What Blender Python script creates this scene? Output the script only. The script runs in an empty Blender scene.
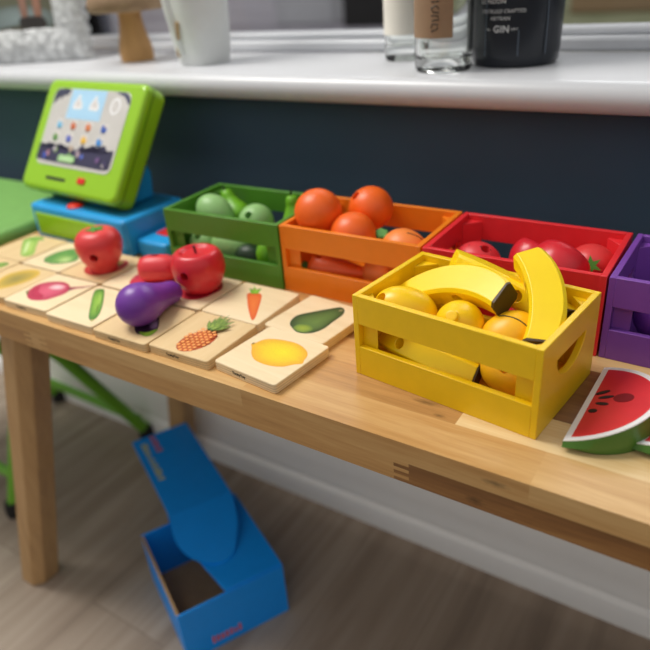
import bpy, bmesh, math, random
from mathutils import Vector, Matrix, Euler
R_ = random.Random(7)
C = bpy.context.scene.collection
PI = math.pi
V = Vector

# ------------------------------------------------------------------ colours / materials
def lin(c):
    return tuple(((x/255)/12.92 if x/255 <= .04045 else ((x/255+.055)/1.055)**2.4) for x in c)
def rgba(c): return (*lin(c), 1)
MATS = {}
def nodes(name):
    m = bpy.data.materials.new(name); m.use_nodes = True
    nt = m.node_tree; b = nt.nodes['Principled BSDF']
    return m, nt, b
def paint(name, col, rough=.42, var=.05, bump=.0, scale=60, coat=0.0, metal=0, spec=.5):
    """painted / plastic surface with a slight procedural mottling and orange-peel"""
    if name in MATS: return MATS[name]
    m, nt, b = nodes(name)
    tc = nt.nodes.new('ShaderNodeTexCoord'); nz = nt.nodes.new('ShaderNodeTexNoise')
    nz.inputs['Scale'].default_value = scale; nz.inputs['Detail'].default_value = 3
    nt.links.new(tc.outputs['Object'], nz.inputs['Vector'])
    rp = nt.nodes.new('ShaderNodeValToRGB')
    l = lin(col)
    rp.color_ramp.elements[0].position = .3; rp.color_ramp.elements[1].position = .7
    rp.color_ramp.elements[0].color = (*[x*(1-var) for x in l], 1)
    rp.color_ramp.elements[1].color = (*[min(1, x*(1+var)) for x in l], 1)
    nt.links.new(nz.outputs['Fac'], rp.inputs['Fac']); nt.links.new(rp.outputs['Color'], b.inputs['Base Color'])
    b.inputs['Roughness'].default_value = rough; b.inputs['Metallic'].default_value = metal
    b.inputs['Specular IOR Level'].default_value = spec
    b.inputs['Coat Weight'].default_value = coat; b.inputs['Coat Roughness'].default_value = .15
    if bump:
        n2 = nt.nodes.new('ShaderNodeTexNoise'); n2.inputs['Scale'].default_value = 900; n2.inputs['Detail'].default_value = 1
        nt.links.new(tc.outputs['Object'], n2.inputs['Vector'])
        bp = nt.nodes.new('ShaderNodeBump'); bp.inputs['Strength'].default_value = bump; bp.inputs['Distance'].default_value = .0006
        nt.links.new(n2.outputs['Fac'], bp.inputs['Height']); nt.links.new(bp.outputs['Normal'], b.inputs['Normal'])
    MATS[name] = m; return m
KNOTS = [((.0700, .0505, 0), (.014, .0035, .01)), ((.1290, 0, -.0290), (.008, .01, .0042)), ((.0850, .0400, 0), (.006, .0022, .01)), ((.1420, 0, -.0085), (.011, .01, .0030))]
def wood(name, ramp, stretch=(3, 60, 60), rough=.45, tone=False, amount=.5, scale=1.0, ply=None):
    """grain running along one axis; with tone=True each stave's own tone comes from a face attribute"""
    if name in MATS: return MATS[name]
    m, nt, b = nodes(name); N = nt.nodes.new; L = nt.links.new
    tc = N('ShaderNodeTexCoord'); mp = N('ShaderNodeMapping'); mp.inputs['Scale'].default_value = stretch
    L(tc.outputs['Object'], mp.inputs['Vector'])
    nz = N('ShaderNodeTexNoise'); nz.noise_dimensions = '4D'
    nz.inputs['Scale'].default_value = scale; nz.inputs['Detail'].default_value = 6; nz.inputs['Distortion'].default_value = .7
    nz.inputs['Roughness'].default_value = .62
    L(mp.outputs['Vector'], nz.inputs['Vector'])
    rp = N('ShaderNodeValToRGB')
    els = rp.color_ramp.elements
    while len(els) < len(ramp): els.new(.5)
    for e, (p, c) in zip(els, ramp): e.position = p; e.color = rgba(c)
    mul = N('ShaderNodeMath'); mul.operation = 'MULTIPLY_ADD'; mul.inputs[1].default_value = amount
    sub = N('ShaderNodeMath'); sub.operation = 'SUBTRACT'; sub.inputs[1].default_value = .5
    L(nz.outputs['Fac'], sub.inputs[0]); L(sub.outputs[0], mul.inputs[0])
    if tone:
        at = N('ShaderNodeAttribute'); at.attribute_name = 'tone'
        L(at.outputs['Fac'], mul.inputs[2])
        w = N('ShaderNodeMath'); w.operation = 'MULTIPLY'; w.inputs[1].default_value = 37
        L(at.outputs['Fac'], w.inputs[0]); L(w.outputs[0], nz.inputs['W'])
    else:
        mul.inputs[2].default_value = .5
        oi = N('ShaderNodeObjectInfo'); w = N('ShaderNodeMath'); w.operation = 'MULTIPLY'; w.inputs[1].default_value = 50
        L(oi.outputs['Random'], w.inputs[0]); L(w.outputs[0], nz.inputs['W'])
    n3 = N('ShaderNodeTexNoise'); n3.inputs['Scale'].default_value = 7; n3.inputs['Detail'].default_value = 3; L(mp.outputs['Vector'], n3.inputs['Vector'])
    fg = N('ShaderNodeMath'); fg.operation = 'MULTIPLY_ADD'; fg.inputs[1].default_value = .16; L(n3.outputs['Fac'], fg.inputs[0])
    ad = N('ShaderNodeMath'); ad.operation = 'SUBTRACT'; ad.inputs[1].default_value = .08; L(mul.outputs[0], ad.inputs[0]); L(ad.outputs[0], fg.inputs[2])
    L(fg.outputs[0], rp.inputs['Fac'])
    out = rp.outputs['Color']
    if ply:
        # visible plies along the thickness
        sx = N('ShaderNodeSeparateXYZ'); L(tc.outputs['Object'], sx.inputs[0])
        mr = N('ShaderNodeMath'); mr.operation = 'DIVIDE'; mr.inputs[1].default_value = ply; L(sx.outputs['Z'], mr.inputs[0])
        r2 = N('ShaderNodeValToRGB'); r2.color_ramp.interpolation = 'EASE'
        e2 = r2.color_ramp.elements
        stops = [(0, 1), (.2, 1), (.27, .62), (.33, 1), (.47, .93), (.53, .6), (.6, .95), (.75, .97), (.8, .66), (.86, 1), (1, 1)]
        while len(e2) < len(stops): e2.new(.5)
        for e, (p, g) in zip(e2, stops): e.position = p; e.color = (g, g*.97, g*.92, 1)
        L(mr.outputs[0], r2.inputs['Fac'])
        mx = N('ShaderNodeMix'); mx.data_type = 'RGBA'; mx.blend_type = 'MULTIPLY'; mx.inputs['Factor'].default_value = 1
        L(out, mx.inputs['A']); L(r2.outputs['Color'], mx.inputs['B']); out = mx.outputs['Result']
    for kp, ks in (KNOTS if tone else ()):
        # a dark knot in the timber
        k1 = N('ShaderNodeMapping'); k1.vector_type = 'TEXTURE'; k1.inputs['Location'].default_value = kp; k1.inputs['Scale'].default_value = ks; L(tc.outputs['Object'], k1.inputs['Vector'])
        kd = N('ShaderNodeVectorMath'); kd.operation = 'ADD'; kw = N('ShaderNodeTexNoise'); kw.inputs['Scale'].default_value = 2.5; L(k1.outputs[0], kw.inputs['Vector'])
        kl = N('ShaderNodeVectorMath'); kl.operation = 'LENGTH'; L(k1.outputs[0], kl.inputs[0])
        ka = N('ShaderNodeMath'); ka.operation = 'ADD'; L(kl.outputs['Value'], ka.inputs[0]); L(kw.outputs['Fac'], ka.inputs[1])
        km = N('ShaderNodeMapRange'); km.inputs['From Min'].default_value = .55; km.inputs['From Max'].default_value = 1.5; km.inputs['To Min'].default_value = .42; L(ka.outputs[0], km.inputs['Value'])
        kx = N('ShaderNodeMix'); kx.data_type = 'RGBA'; kx.blend_type = 'MULTIPLY'; kx.inputs['Factor'].default_value = 1
        L(out, kx.inputs['A']); L(km.outputs[0], kx.inputs['B']); out = kx.outputs['Result']
    L(out, b.inputs['Base Color'])
    b.inputs['Roughness'].default_value = rough
    bp = N('ShaderNodeBump'); bp.inputs['Strength'].default_value = .12; bp.inputs['Distance'].default_value = .001
    L(nz.outputs['Fac'], bp.inputs['Height']); L(bp.outputs['Normal'], b.inputs['Normal'])
    MATS[name] = m; return m
def printed(name='printed_ink'):
    """ink colour comes from the print itself (a colour attribute)"""
    if name in MATS: return MATS[name]
    m, nt, b = nodes(name); N = nt.nodes.new; L = nt.links.new
    at = N('ShaderNodeAttribute'); at.attribute_name = 'ink'
    tc = N('ShaderNodeTexCoord'); nz = N('ShaderNodeTexNoise'); nz.inputs['Scale'].default_value = 900
    L(tc.outputs['Object'], nz.inputs['Vector'])
    mr = N('ShaderNodeMapRange'); mr.inputs['To Min'].default_value = .8; mr.inputs['To Max'].default_value = 1.15
    L(nz.outputs['Fac'], mr.inputs['Value'])
    mx = N('ShaderNodeMix'); mx.data_type = 'RGBA'; mx.blend_type = 'MULTIPLY'; mx.inputs['Factor'].default_value = 1
    L(at.outputs['Color'], mx.inputs['A']); L(mr.outputs['Result'], mx.inputs['B'])
    L(mx.outputs['Result'], b.inputs['Base Color']); b.inputs['Roughness'].default_value = .5
    MATS[name] = m; return m
def glass(name, col=(1, 1, 1), ior=1.45, rough=.0):
    if name in MATS: return MATS[name]
    m, nt, b = nodes(name)
    b.inputs['Base Color'].default_value = (*col, 1); b.inputs['Transmission Weight'].default_value = 1
    b.inputs['IOR'].default_value = ior; b.inputs['Roughness'].default_value = rough
    MATS[name] = m; return m
def pane_mat():
    m, nt, b = nodes('window_glass'); N = nt.nodes.new; L = nt.links.new
    tr = N('ShaderNodeBsdfTransparent'); gl = N('ShaderNodeBsdfGlossy'); gl.inputs['Roughness'].default_value = .02
    fr = N('ShaderNodeFresnel'); fr.inputs['IOR'].default_value = 1.3
    mx = N('ShaderNodeMixShader'); L(fr.outputs[0], mx.inputs[0]); L(tr.outputs[0], mx.inputs[1]); L(gl.outputs[0], mx.inputs[2])
    L(mx.outputs[0], nt.nodes['Material Output'].inputs['Surface']); return m

# ------------------------------------------------------------------ object helpers
def link(name, bm, mat, parent=None, smooth=35, bevel=0, seg=2, loc=None, rot=None):
    me = bpy.data.meshes.new(name)
    bmesh.ops.recalc_face_normals(bm, faces=bm.faces[:])
    bm.to_mesh(me); bm.free()
    for m in (mat if isinstance(mat, (list, tuple)) else [mat]): me.materials.append(m)
    if smooth:
        me.shade_smooth(); me.set_sharp_from_angle(angle=math.radians(smooth))
    o = bpy.data.objects.new(name, me); C.objects.link(o)
    if parent: o.parent = parent
    if loc is not None: o.location = loc
    if rot is not None: o.rotation_euler = rot
    if bevel:
        b = o.modifiers.new('bevel', 'BEVEL'); b.width = bevel; b.segments = seg; b.limit_method = 'ANGLE'; b.angle_limit = math.radians(40)
        b.harden_normals = False
    return o
def tag(o, label, cat, group=None):
    o['label'] = label; o['category'] = cat
    if group: o['group'] = group
    return o
def thing(name, label, cat, loc=(0, 0, 0), rz=0, group=None, mat=None):
    o = bpy.data.objects.new(name, None); C.objects.link(o)
    o.empty_display_size = .02
    if mat is not None: o.matrix_world = mat
    else: o.location = loc; o.rotation_euler = (0, 0, rz)
    return tag(o, label, cat, group)
def structure(o): o['kind'] = 'structure'; return o
def axes(z, x=None, loc=(0, 0, 0)):
    """matrix whose local Z points along z, local X near x"""
    z = V(z).normalized(); x = V(x) if x is not None else (V((1, 0, 0)) if abs(z.x) < .9 else V((0, 1, 0)))
    x = (x-z*x.dot(z)).normalized(); y = z.cross(x)
    m = Matrix((x, y, z)).transposed().to_4x4(); m.translation = V(loc); return m
def box(bm, x0, x1, y0, y1, z0, z1, m=None):
    vs = [bm.verts.new((x, y, z)) for z in (z0, z1) for y in (y0, y1) for x in (x0, x1)]
    fs = [bm.faces.new([vs[i] for i in q]) for q in ((0, 2, 3, 1), (4, 5, 7, 6), (0, 1, 5, 4), (2, 6, 7, 3), (0, 4, 6, 2), (1, 3, 7, 5))]
    if m is not None: bmesh.ops.transform(bm, matrix=m, verts=vs)
    return fs
def B(*a): bm = bmesh.new(); box(bm, *a); return bm
def prism(pts, z0, z1, holes=(), m=None, bm=None):
    """extruded outline, with optional holes"""
    bm = bm or bmesh.new()
    loops = [pts]+list(holes); es = []; vs_all = []
    for lp in loops:
        vs = [bm.verts.new((p[0], p[1], z0)) for p in lp]; vs_all += vs
        for i in range(len(vs)): es.append(bm.edges.new((vs[i], vs[(i+1) % len(vs)])))
    if holes:
        r = bmesh.ops.triangle_fill(bm, use_beauty=True, use_dissolve=False, edges=es); fs = [g for g in r['geom'] if isinstance(g, bmesh.types.BMFace)]
    else:
        fs = [bm.faces.new(vs_all)]
    r = bmesh.ops.extrude_face_region(bm, geom=fs)
    nv = [g for g in r['geom'] if isinstance(g, bmesh.types.BMVert)]
    bmesh.ops.translate(bm, verts=nv, vec=(0, 0, z1-z0))
    if m is not None: bmesh.ops.transform(bm, matrix=m, verts=vs_all+nv)
    return bm
def lathe(prof, seg=40, bm=None, m=None, sx=1, sy=1):
    bm = bm or bmesh.new(); rings = []; allv = []
    for r, z in prof:
        if r < 1e-6: v = bm.verts.new((0, 0, z)); rings.append([v]); allv.append(v)
        else:
            rg = [bm.verts.new((r*sx*math.cos(2*PI*i/seg), r*sy*math.sin(2*PI*i/seg), z)) for i in range(seg)]; rings.append(rg); allv += rg
    for a, b in zip(rings, rings[1:]):
        for i in range(seg):
            j = (i+1) % seg
            if len(a) == 1 and len(b) == 1: continue
            if len(a) == 1: bm.faces.new((a[0], b[i], b[j]))
            elif len(b) == 1: bm.faces.new((a[i], a[j], b[0]))
            else: bm.faces.new((a[i], a[j], b[j], b[i]))
    if m is not None: bmesh.ops.transform(bm, matrix=m, verts=allv)
    return bm
def spline(pts, n=8):
    """Catmull-Rom resampling of a control polygon"""
    out = []; P = [pts[0]]+list(pts)+[pts[-1]]
    for i in range(1, len(P)-2):
        for k in range(n):
            t = k/n; p0, p1, p2, p3 = P[i-1], P[i], P[i+1], P[i+2]
            out.append(tuple(.5*((2*b)+(-a+c)*t+(2*a-5*b+4*c-d)*t*t+(-a+3*b-3*c+d)*t**3) for a, b, c, d in zip(p0, p1, p2, p3)))
    out.append(tuple(pts[-1])); return out
def tube(pts, r, seg=10, bm=None, cap=True):
    bm = bm or bmesh.new(); pts = [V(p) for p in pts]; rings = []
    prev = None
    for i, p in enumerate(pts):
        t = (pts[min(i+1, len(pts)-1)]-pts[max(i-1, 0)]).normalized()
        if prev is None: prev = t.orthogonal().normalized()
        u = (prev-t*prev.dot(t)).normalized(); prev = u; w = t.cross(u)
        rr = r[i] if isinstance(r, (list, tuple)) else r
        rings.append([bm.verts.new(p+(u*math.cos(2*PI*k/seg)+w*math.sin(2*PI*k/seg))*rr) for k in range(seg)])
    for a, b in zip(rings, rings[1:]):
        for k in range(seg): bm.faces.new((a[k], a[(k+1) % seg], b[(k+1) % seg], b[k]))
    if cap: bm.faces.new(rings[0]); bm.faces.new(rings[-1])
    return bm
def ball(r, n=24, sx=1, sy=1, sz=1):
    bm = bmesh.new(); bmesh.ops.create_uvsphere(bm, u_segments=2*n, v_segments=n, radius=r)
    bmesh.ops.scale(bm, vec=(sx, sy, sz), verts=bm.verts[:]); return bm
def drill(bm, at, d, rad, depth, out=.03):
    """bore a round peg hole of the given depth into the surface point at, direction d pointing outwards"""
    d = V(d).normalized()
    me = bpy.data.meshes.new('w'); bmesh.ops.recalc_face_normals(bm, faces=bm.faces[:]); bm.to_mesh(me); bm.free()
    a = bpy.data.objects.new('w', me); C.objects.link(a)
    cb = lathe([(0, 0), (rad, 0), (rad, depth+out), (0, depth+out)], 24, m=axes(d, loc=V(at)-d*depth))
    bmesh.ops.recalc_face_normals(cb, faces=cb.faces[:])
    mc = bpy.data.meshes.new('w'); cb.to_mesh(mc); cb.free()
    c = bpy.data.objects.new('w', mc); C.objects.link(c)
    md = a.modifiers.new('b', 'BOOLEAN'); md.object = c; md.operation = 'DIFFERENCE'; md.solver = 'EXACT'
    dg = bpy.context.evaluated_depsgraph_get(); dg.update()
    res = bmesh.new(); res.from_mesh(a.evaluated_get(dg).to_mesh())
    bpy.data.objects.remove(a); bpy.data.objects.remove(c); bpy.data.meshes.remove(me); bpy.data.meshes.remove(mc)
    return res
def rrect(x0, x1, y0, y1, r, n=6):
    pts = []
    for cx, cy, a in ((x1-r, y0+r, -PI/2), (x1-r, y1-r, 0), (x0+r, y1-r, PI/2), (x0+r, y0+r, PI)):
        pts += [(cx+r*math.cos(a+PI/2*k/n), cy+r*math.sin(a+PI/2*k/n)) for k in range(n+1)]
    return pts
def ellipse(cx, cy, a, b, rot=0, n=24):
    c, s = math.cos(rot), math.sin(rot)
    return [(cx+a*math.cos(t)*c-b*math.sin(t)*s, cy+a*math.cos(t)*s+b*math.sin(t)*c) for t in (2*PI*i/n for i in range(n))]
def inkshapes(name, shapes, parent, z, m=None, th=.00006):
    """a print: flat ink shapes; each (outline, centre colour, rim colour) – centre may sit off-middle"""
    bm = bmesh.new(); lay = bm.verts.layers.float_color.new('ink')
    for i, sh in enumerate(shapes):
        pts, c0, c1 = sh[:3]; zz = z+th*(i+1)
        cx, cy = sh[3] if len(sh) > 3 else (sum(p[0] for p in pts)/len(pts), sum(p[1] for p in pts)/len(pts))
        mid = []; rim = []
        cv = bm.verts.new((cx, cy, zz)); cv[lay] = rgba(c0)
        for p in pts:
            v = bm.verts.new((cx+(p[0]-cx)*.6, cy+(p[1]-cy)*.6, zz)); v[lay] = tuple(a*.6+b*.4 for a, b in zip(rgba(c0), rgba(c1))); mid.append(v)
            v = bm.verts.new((p[0], p[1], zz)); v[lay] = rgba(c1); rim.append(v)
        n = len(pts)
        for k in range(n):
            j = (k+1) % n
            bm.faces.new((cv, mid[k], mid[j])); bm.faces.new((mid[k], rim[k], rim[j], mid[j]))
    if m is not None: bmesh.ops.transform(bm, matrix=m, verts=bm.verts[:])
    bmesh.ops.recalc_face_normals(bm, faces=bm.faces[:])
    me = bpy.data.meshes.new(name); bm.to_mesh(me); bm.free(); me.materials.append(printed())
    o = bpy.data.objects.new(name, me); C.objects.link(o); o.parent = parent; return o
def letters(body, size, depth=.0001, align='LEFT', spacing=1.0, bold=0):
    cu = bpy.data.curves.new('t', 'FONT'); cu.body = body; cu.size = size; cu.extrude = depth; cu.align_x = align
    cu.space_character = spacing; cu.offset = bold
    o = bpy.data.objects.new('t', cu); C.objects.link(o)
    dg = bpy.context.evaluated_depsgraph_get(); dg.update()
    bm = bmesh.new(); bm.from_mesh(o.evaluated_get(dg).to_mesh())
    bpy.data.objects.remove(o); bpy.data.curves.remove(cu); return bm
def wrap(bm, R, z0, a0):
    """lay flat lettering (x along, y up) round an upright cylinder of radius R, centred at angle a0"""
    for v in bm.verts:
        a = a0+v.co.x/R; r = R+v.co.z; v.co = V((r*math.cos(a), r*math.sin(a), z0+v.co.y))
    return bm
def stand(z=0): return Matrix.Translation((0, 0, z)) @ Matrix.Rotation(PI/2, 4, 'X')   # XY outline -> XZ upright, facing -Y

# ------------------------------------------------------------------ materials
M_bench = wood('bench_acacia', [(0, (84, 52, 26)), (.28, (146, 100, 54)), (.55, (198, 150, 90)), (.8, (224, 186, 126)), (1, (240, 214, 164))], (5, 80, 80), .38, tone=True, amount=.6)
M_leg = wood('leg_wood', [(0, (140, 104, 64)), (.5, (190, 150, 100)), (1, (214, 178, 128))], (80, 80, 5), .45, amount=.8)
M_tile = wood('tile_plywood', [(0, (218, 190, 146)), (.5, (240, 219, 180)), (1, (250, 235, 206))], (9, 90, 60), .5, amount=.75, ply=.0084)
M_tile2 = wood('tile_plywood_warm', [(0, (205, 170, 120)), (.5, (226, 198, 150)), (1, (240, 216, 176))], (90, 9, 60), .5, amount=.75, ply=.0084)
M_black = paint('ink_black', (18, 16, 15), .5)
M_yel = paint('yellow_paint', (246, 202, 14), .34, .03, .25)
M_ora = paint('orange_paint', (240, 130, 24), .36, .03, .2)
M_red = paint('red_paint', (230, 46, 52), .36, .03, .2)
M_grn = paint('green_paint', (82, 138, 42), .36, .03, .2)
M_pur = paint('purple_paint', (126, 72, 166), .4, .03, .2)
M_ban = paint('banana_paint', (255, 216, 4), .36, .02, .1)
M_tip = paint('banana_tip_brown', (66, 48, 12), .5)
M_lem = paint('lemon_paint', (255, 206, 8), .34, .02)
M_man = paint('mango_paint', (252, 190, 20), .4, .03)
M_fo = paint('orange_fruit_paint', (246, 104, 24), .4, .03)
M_pe = paint('peach_paint', (250, 140, 62), .42, .03)
M_ca = paint('carrot_paint', (238, 98, 30), .42, .03)
M_ap = paint('apple_paint', (212, 38, 50), .3, .03)
M_to = paint('tomato_paint', (224, 62, 62), .36, .03)
M_st = paint('strawberry_paint', (224, 56, 62), .4, .03)
M_eg = paint('aubergine_paint', (118, 56, 158), .36, .03)
M_pg = paint('pale_green_paint', (146, 192, 118), .42, .03)
M_lg = paint('lime_green_paint', (112, 176, 28), .4, .03)
M_dg = paint('dark_green_paint', (30, 56, 26), .45, .05)
M_leaf = paint('leaf_green_paint', (76, 148, 44), .45, .04)
M_dark = paint('slit_dark', (52, 44, 38), .6)
M_white = paint('white_gloss_paint', (208, 209, 212), .3, .01)
M_wfr = paint('white_window_upvc', (206, 208, 212), .3, .01)
M_skirt = paint('white_satin_paint', (246, 244, 240), .4, .01)
M_navy = paint('navy_wall_paint', (56, 80, 99), .7, .06, .1, 8)
M_blue = paint('blue_printed_card', (0, 152, 250), .45, .02)
M_kraft = paint('kraft_card', (176, 142, 100), .8, .06)
M_lime = paint('lime_plastic', (150, 200, 28), .3, .02)
M_rb = paint('register_blue_plastic', (40, 160, 226), .32, .02)
M_rb2 = paint('register_teal_top', (20, 110, 150), .35, .02)
M_rbut = paint('red_plastic', (226, 40, 28), .3, .02)
M_seat = paint('stool_green_plastic', (124, 176, 92), .45, .05, .1)
M_sleg = paint('stool_leg_green', (112, 178, 40), .35, .03)
M_rub = paint('black_rubber', (22, 22, 22), .6)

# ------------------------------------------------------------------ the room
FZ = -.47
def floor_mat():
    m, nt, b = nodes('grey_oak_laminate'); N = nt.nodes.new; L = nt.links.new
    tc = N('ShaderNodeTexCoord'); sp = N('ShaderNodeSeparateXYZ'); L(tc.outputs['Object'], sp.inputs[0])
    mp = N('ShaderNodeMapping'); mp.inputs['Scale'].default_value = (26, 2.2, 1); L(tc.outputs['Object'], mp.inputs['Vector'])
    bk = N('ShaderNodeTexBrick'); bk.inputs['Scale'].default_value = 1; bk.inputs['Brick Width'].default_value = 1.2; bk.inputs['Row Height'].default_value = .14
    bk.inputs['Mortar Size'].default_value = .0007; bk.inputs['Color1'].default_value = (.2, .2, .2, 1); bk.inputs['Color2'].default_value = (.8, .8, .8, 1); bk.inputs['Mortar'].default_value = (0, 0, 0, 1)
    rt = N('ShaderNodeMapping'); rt.inputs['Rotation'].default_value = (0, 0, PI/2); L(tc.outputs['Object'], rt.inputs['Vector']); L(rt.outputs[0], bk.inputs['Vector'])
    nz = N('ShaderNodeTexNoise'); nz.noise_dimensions = '4D'; nz.inputs['Scale'].default_value = 1; nz.inputs['Detail'].default_value = 6; nz.inputs['Distortion'].default_value = 1.2
    L(mp.outputs[0], nz.inputs['Vector']); L(bk.outputs['Color'], nz.inputs['W'])
    mx = N('ShaderNodeMath'); mx.operation = 'MULTIPLY_ADD'; mx.inputs[1].default_value = .3
    L(bk.outputs['Color'], mx.inputs[0]); 
    m2 = N('ShaderNodeMath'); m2.operation = 'MULTIPLY'; m2.inputs[1].default_value = .75; L(nz.outputs['Fac'], m2.inputs[0]); L(m2.outputs[0], mx.inputs[2])
    rp = N('ShaderNodeValToRGB'); e = rp.color_ramp.elements; e.new(.5)
    for q, (p, c) in zip(e, [(.15, (96, 80, 66)), (.5, (150, 132, 114)), (.85, (184, 168, 150))]): q.position = p; q.color = rgba(c)
    L(mx.outputs[0], rp.inputs['Fac']); L(rp.outputs[0], b.inputs['Base Color']); b.inputs['Roughness'].default_value = .5
    return m
structure(link('floor', B(-2.6, 2.0, -2.2, .345, FZ-.05, FZ), floor_mat(), smooth=0))
structure(link('wall_back', B(-2.6, 2.0, .345, .50, FZ-.05, .158), M_navy, smooth=0))
# skirting: stepped and moulded
sk = [(.345, FZ), (.315, FZ), (.315, FZ+.026), (.318, FZ+.034), (.3245, FZ+.038), (.3235, FZ+.045), (.326, FZ+.052), (.326, FZ+.070), (.3275, FZ+.082), (.331, FZ+.098), (.336, FZ+.116), (.3405, FZ+.130), (.343, FZ+.138), (.345, FZ+.140)]
bm = prism([(p[0], p[1]) for p in sk], -2.6, 2.0)
bmesh.ops.transform(bm, matrix=Matrix(((0, 0, 1, 0), (1, 0, 0, 0), (0, 1, 0, 0), (0, 0, 0, 1))), verts=bm.verts[:])
structure(link('baseboard_back', bm, M_skirt, smooth=30))
# window board with a bullnose front
zt, zb, yf = .187, .158, .306
prof = [(.50, zb), (yf+.012, zb)]+[(yf+.0145-.0145*math.cos(t), (zt+zb)/2-.0145*math.sin(t)) for t in [PI/2-PI*k/10 for k in range(11)]]+[(.50, zt)]
bm = prism(prof, -2.6, 2.0)
bmesh.ops.transform(bm, matrix=Matrix(((0, 0, 1, 0), (1, 0, 0, 0), (0, 1, 0, 0), (0, 0, 0, 1))), verts=bm.verts[:])
structure(link('trim_1', bm, M_white, smooth=40))
# window: outer frame, sash, glass
w = bpy.data.objects.new('window_1', None); C.objects.link(w); w.location = (-.3, .50, zt); structure(w)
bm = bmesh.new()
box(bm, -1.5, 1.5, 0, .07, 0, .015); box(bm, -1.5, 1.5, 0, .07, 1.17, 1.2); box(bm, -1.5, -1.46, 0, .07, 0, 1.2); box(bm, 1.46, 1.5, 0, .07, 0, 1.2)
link('window_frame', bm, M_wfr, w, bevel=.004)
bm = bmesh.new(); box(bm, -1.46, 1.46, .02, .05, .015, .024); box(bm, -1.46, 1.46, .02, .05, 1.158, 1.17)
link('sash', bm, M_wfr, w, bevel=.003)
link('window_pane', B(-1.46, 1.46, .032, .038, .022, 1.16), pane_mat(), w, smooth=0)
# wall around the window
bm = bmesh.new(); box(bm, -2.6, -1.8, .345, .57, .187, 2.0); box(bm, 1.2, 2.0, .345, .57, .187, 2.0); box(bm, -1.8, 1.2, .345, .57, 1.387, 2.0)
structure(link('wall_window_side', bm, M_navy, smooth=0))
# ------------------------------------------------------------------ outside, seen through the glass
GZ = -.5
def ground_mat(name, c1, c2, sc):
    m, nt, b = nodes(name); N = nt.nodes.new; L = nt.links.new
    tc = N('ShaderNodeTexCoord'); nz = N('ShaderNodeTexNoise'); nz.inputs['Scale'].default_value = sc; nz.inputs['Detail'].default_value = 5
    L(tc.outputs['Object'], nz.inputs['Vector']); rp = N('ShaderNodeValToRGB')
    rp.color_ramp.elements[0].color = rgba(c1); rp.color_ramp.elements[1].color = rgba(c2); rp.color_ramp.elements[0].position = .35; rp.color_ramp.elements[1].position = .65
    L(nz.outputs['Fac'], rp.inputs['Fac']); L(rp.outputs[0], b.inputs['Base Color']); b.inputs['Roughness'].default_value = .9; return m
structure(link('ground_patio', B(-30, 12, .6, 30, GZ-.1, GZ), ground_mat('patio_slabs', (150, 145, 154), (182, 178, 186), .5), smooth=0))
o = link('lawn', B(-3.2, 6, 5.4, 20, GZ, GZ+.03), ground_mat('lawn_grass', (116, 124, 88), (150, 150, 116), 2), smooth=0); o['kind'] = 'structure'
o = tag(link('planter', prism(rrect(-.5, .5, -.3, .3, .08), 0, .75), M_black, loc=(-4.6, 8.6, GZ+.0), bevel=.03), 'black planter box outside the window, seen left of the two glass bottles', 'planter')
o = tag(link('garden_storage_box', prism(rrect(-.55, .55, -.4, .4, .05), 0, .9), M_white, loc=(-6.1, 9.2, GZ), bevel=.03), 'white storage box outside the window beside the black planter', 'box')
o = tag(link('log_pile_bench', B(-1.1, 1.1, -.3, .3, 0, .42), wood('garden_timber', [(0, (150, 124, 96)), (1, (196, 166, 130))], (2, 20, 20), .8), loc=(-1.05, 9.2, GZ+.03), bevel=.03), 'brown timber garden seat on the lawn outside, right of the dark bottle', 'garden seat')
o = tag(link('dustbin', prism(rrect(-.5, .5, -.4, .4, .08), 0, 1.1), paint('blue_grey_plastic', (46, 54, 88), .5), loc=(-9.6, 7.3, GZ), bevel=.04), 'dark blue bin outside the window behind the picture frame', 'bin')

# ------------------------------------------------------------------ bench (solid wood, glued staves)
BX0, BX1, BD, BT = -.5735, .64, .294, .0355
bench = thing('wooden_bench', 'long solid wood bench with slanted legs carrying all the toys', 'bench', (0, 0, 0))
bm = bmesh.new(); tl = bm.faces.layers.float.new('tone')
def stave(x0, x1, y0, y1, z0, z1, t):
    for f in box(bm, x0, x1, y0, y1, z0, z1): f[tl] = t
H1 = -.0172
rows = [  # (y0, y1, [(x_end, tone)...]) from the front edge back
 (0, .0358, [(-.30, .62), (-.07, .66), (.164, .60), (.44, .66), (BX1, .5)]),
 (.0358, .0725, [(-.42, .6), (-.12, .55), (.099, .5), (.40, .86), (BX1, .6)]),
 (.0725, .109, [(-.25, .66), (.02, .62), (.135, .46), (.46, .22), (BX1, .6)]),
 (.109, .147, [(-.31, .5), (-.05, .7), (.185, .3), (.5, .5), (BX1, .6)]),
 (.147, .180, [(-.22, .6), (.12, .52), (.42, .76), (BX1, .4)]),
 (.180, .215, [(-.35, .7), (.05, .45), (.33, .3), (BX1, .6)]),
 (.215, .252, [(-.28, .5), (.2, .66), (BX1, .5)]), (.252, BD+0, [(-.4, .6), (0, .5), (BX1, .65)])]
for y0, y1, segs in rows:
    x = BX0
    for xe, t in segs: stave(x, xe, y0, y1, H1, 0, t); x = xe
# lower lamination with finger joints showing on the front edge
low = [(-.36, .46), (-.335, .62), (.074, .56), (.162, .24), (BX1, .27)]
x = BX0; nf = 6
for i, (xe, t) in enumerate(low):
    last = i == len(low)-1
    for k in range(nf):
        a = x+(.0 if i == 0 else (.006 if k % 2 else -.006)); b = xe+(0 if last else (.006 if k % 2 else -.006))
        z0 = -BT+(BT+H1)*k/nf; z1 = -BT+(BT+H1)*(k+1)/nf
        stave(a, b, 0, BD, z0, z1, t)
    x = xe
link('bench_top', bm, M_bench, bench, smooth=0)
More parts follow.
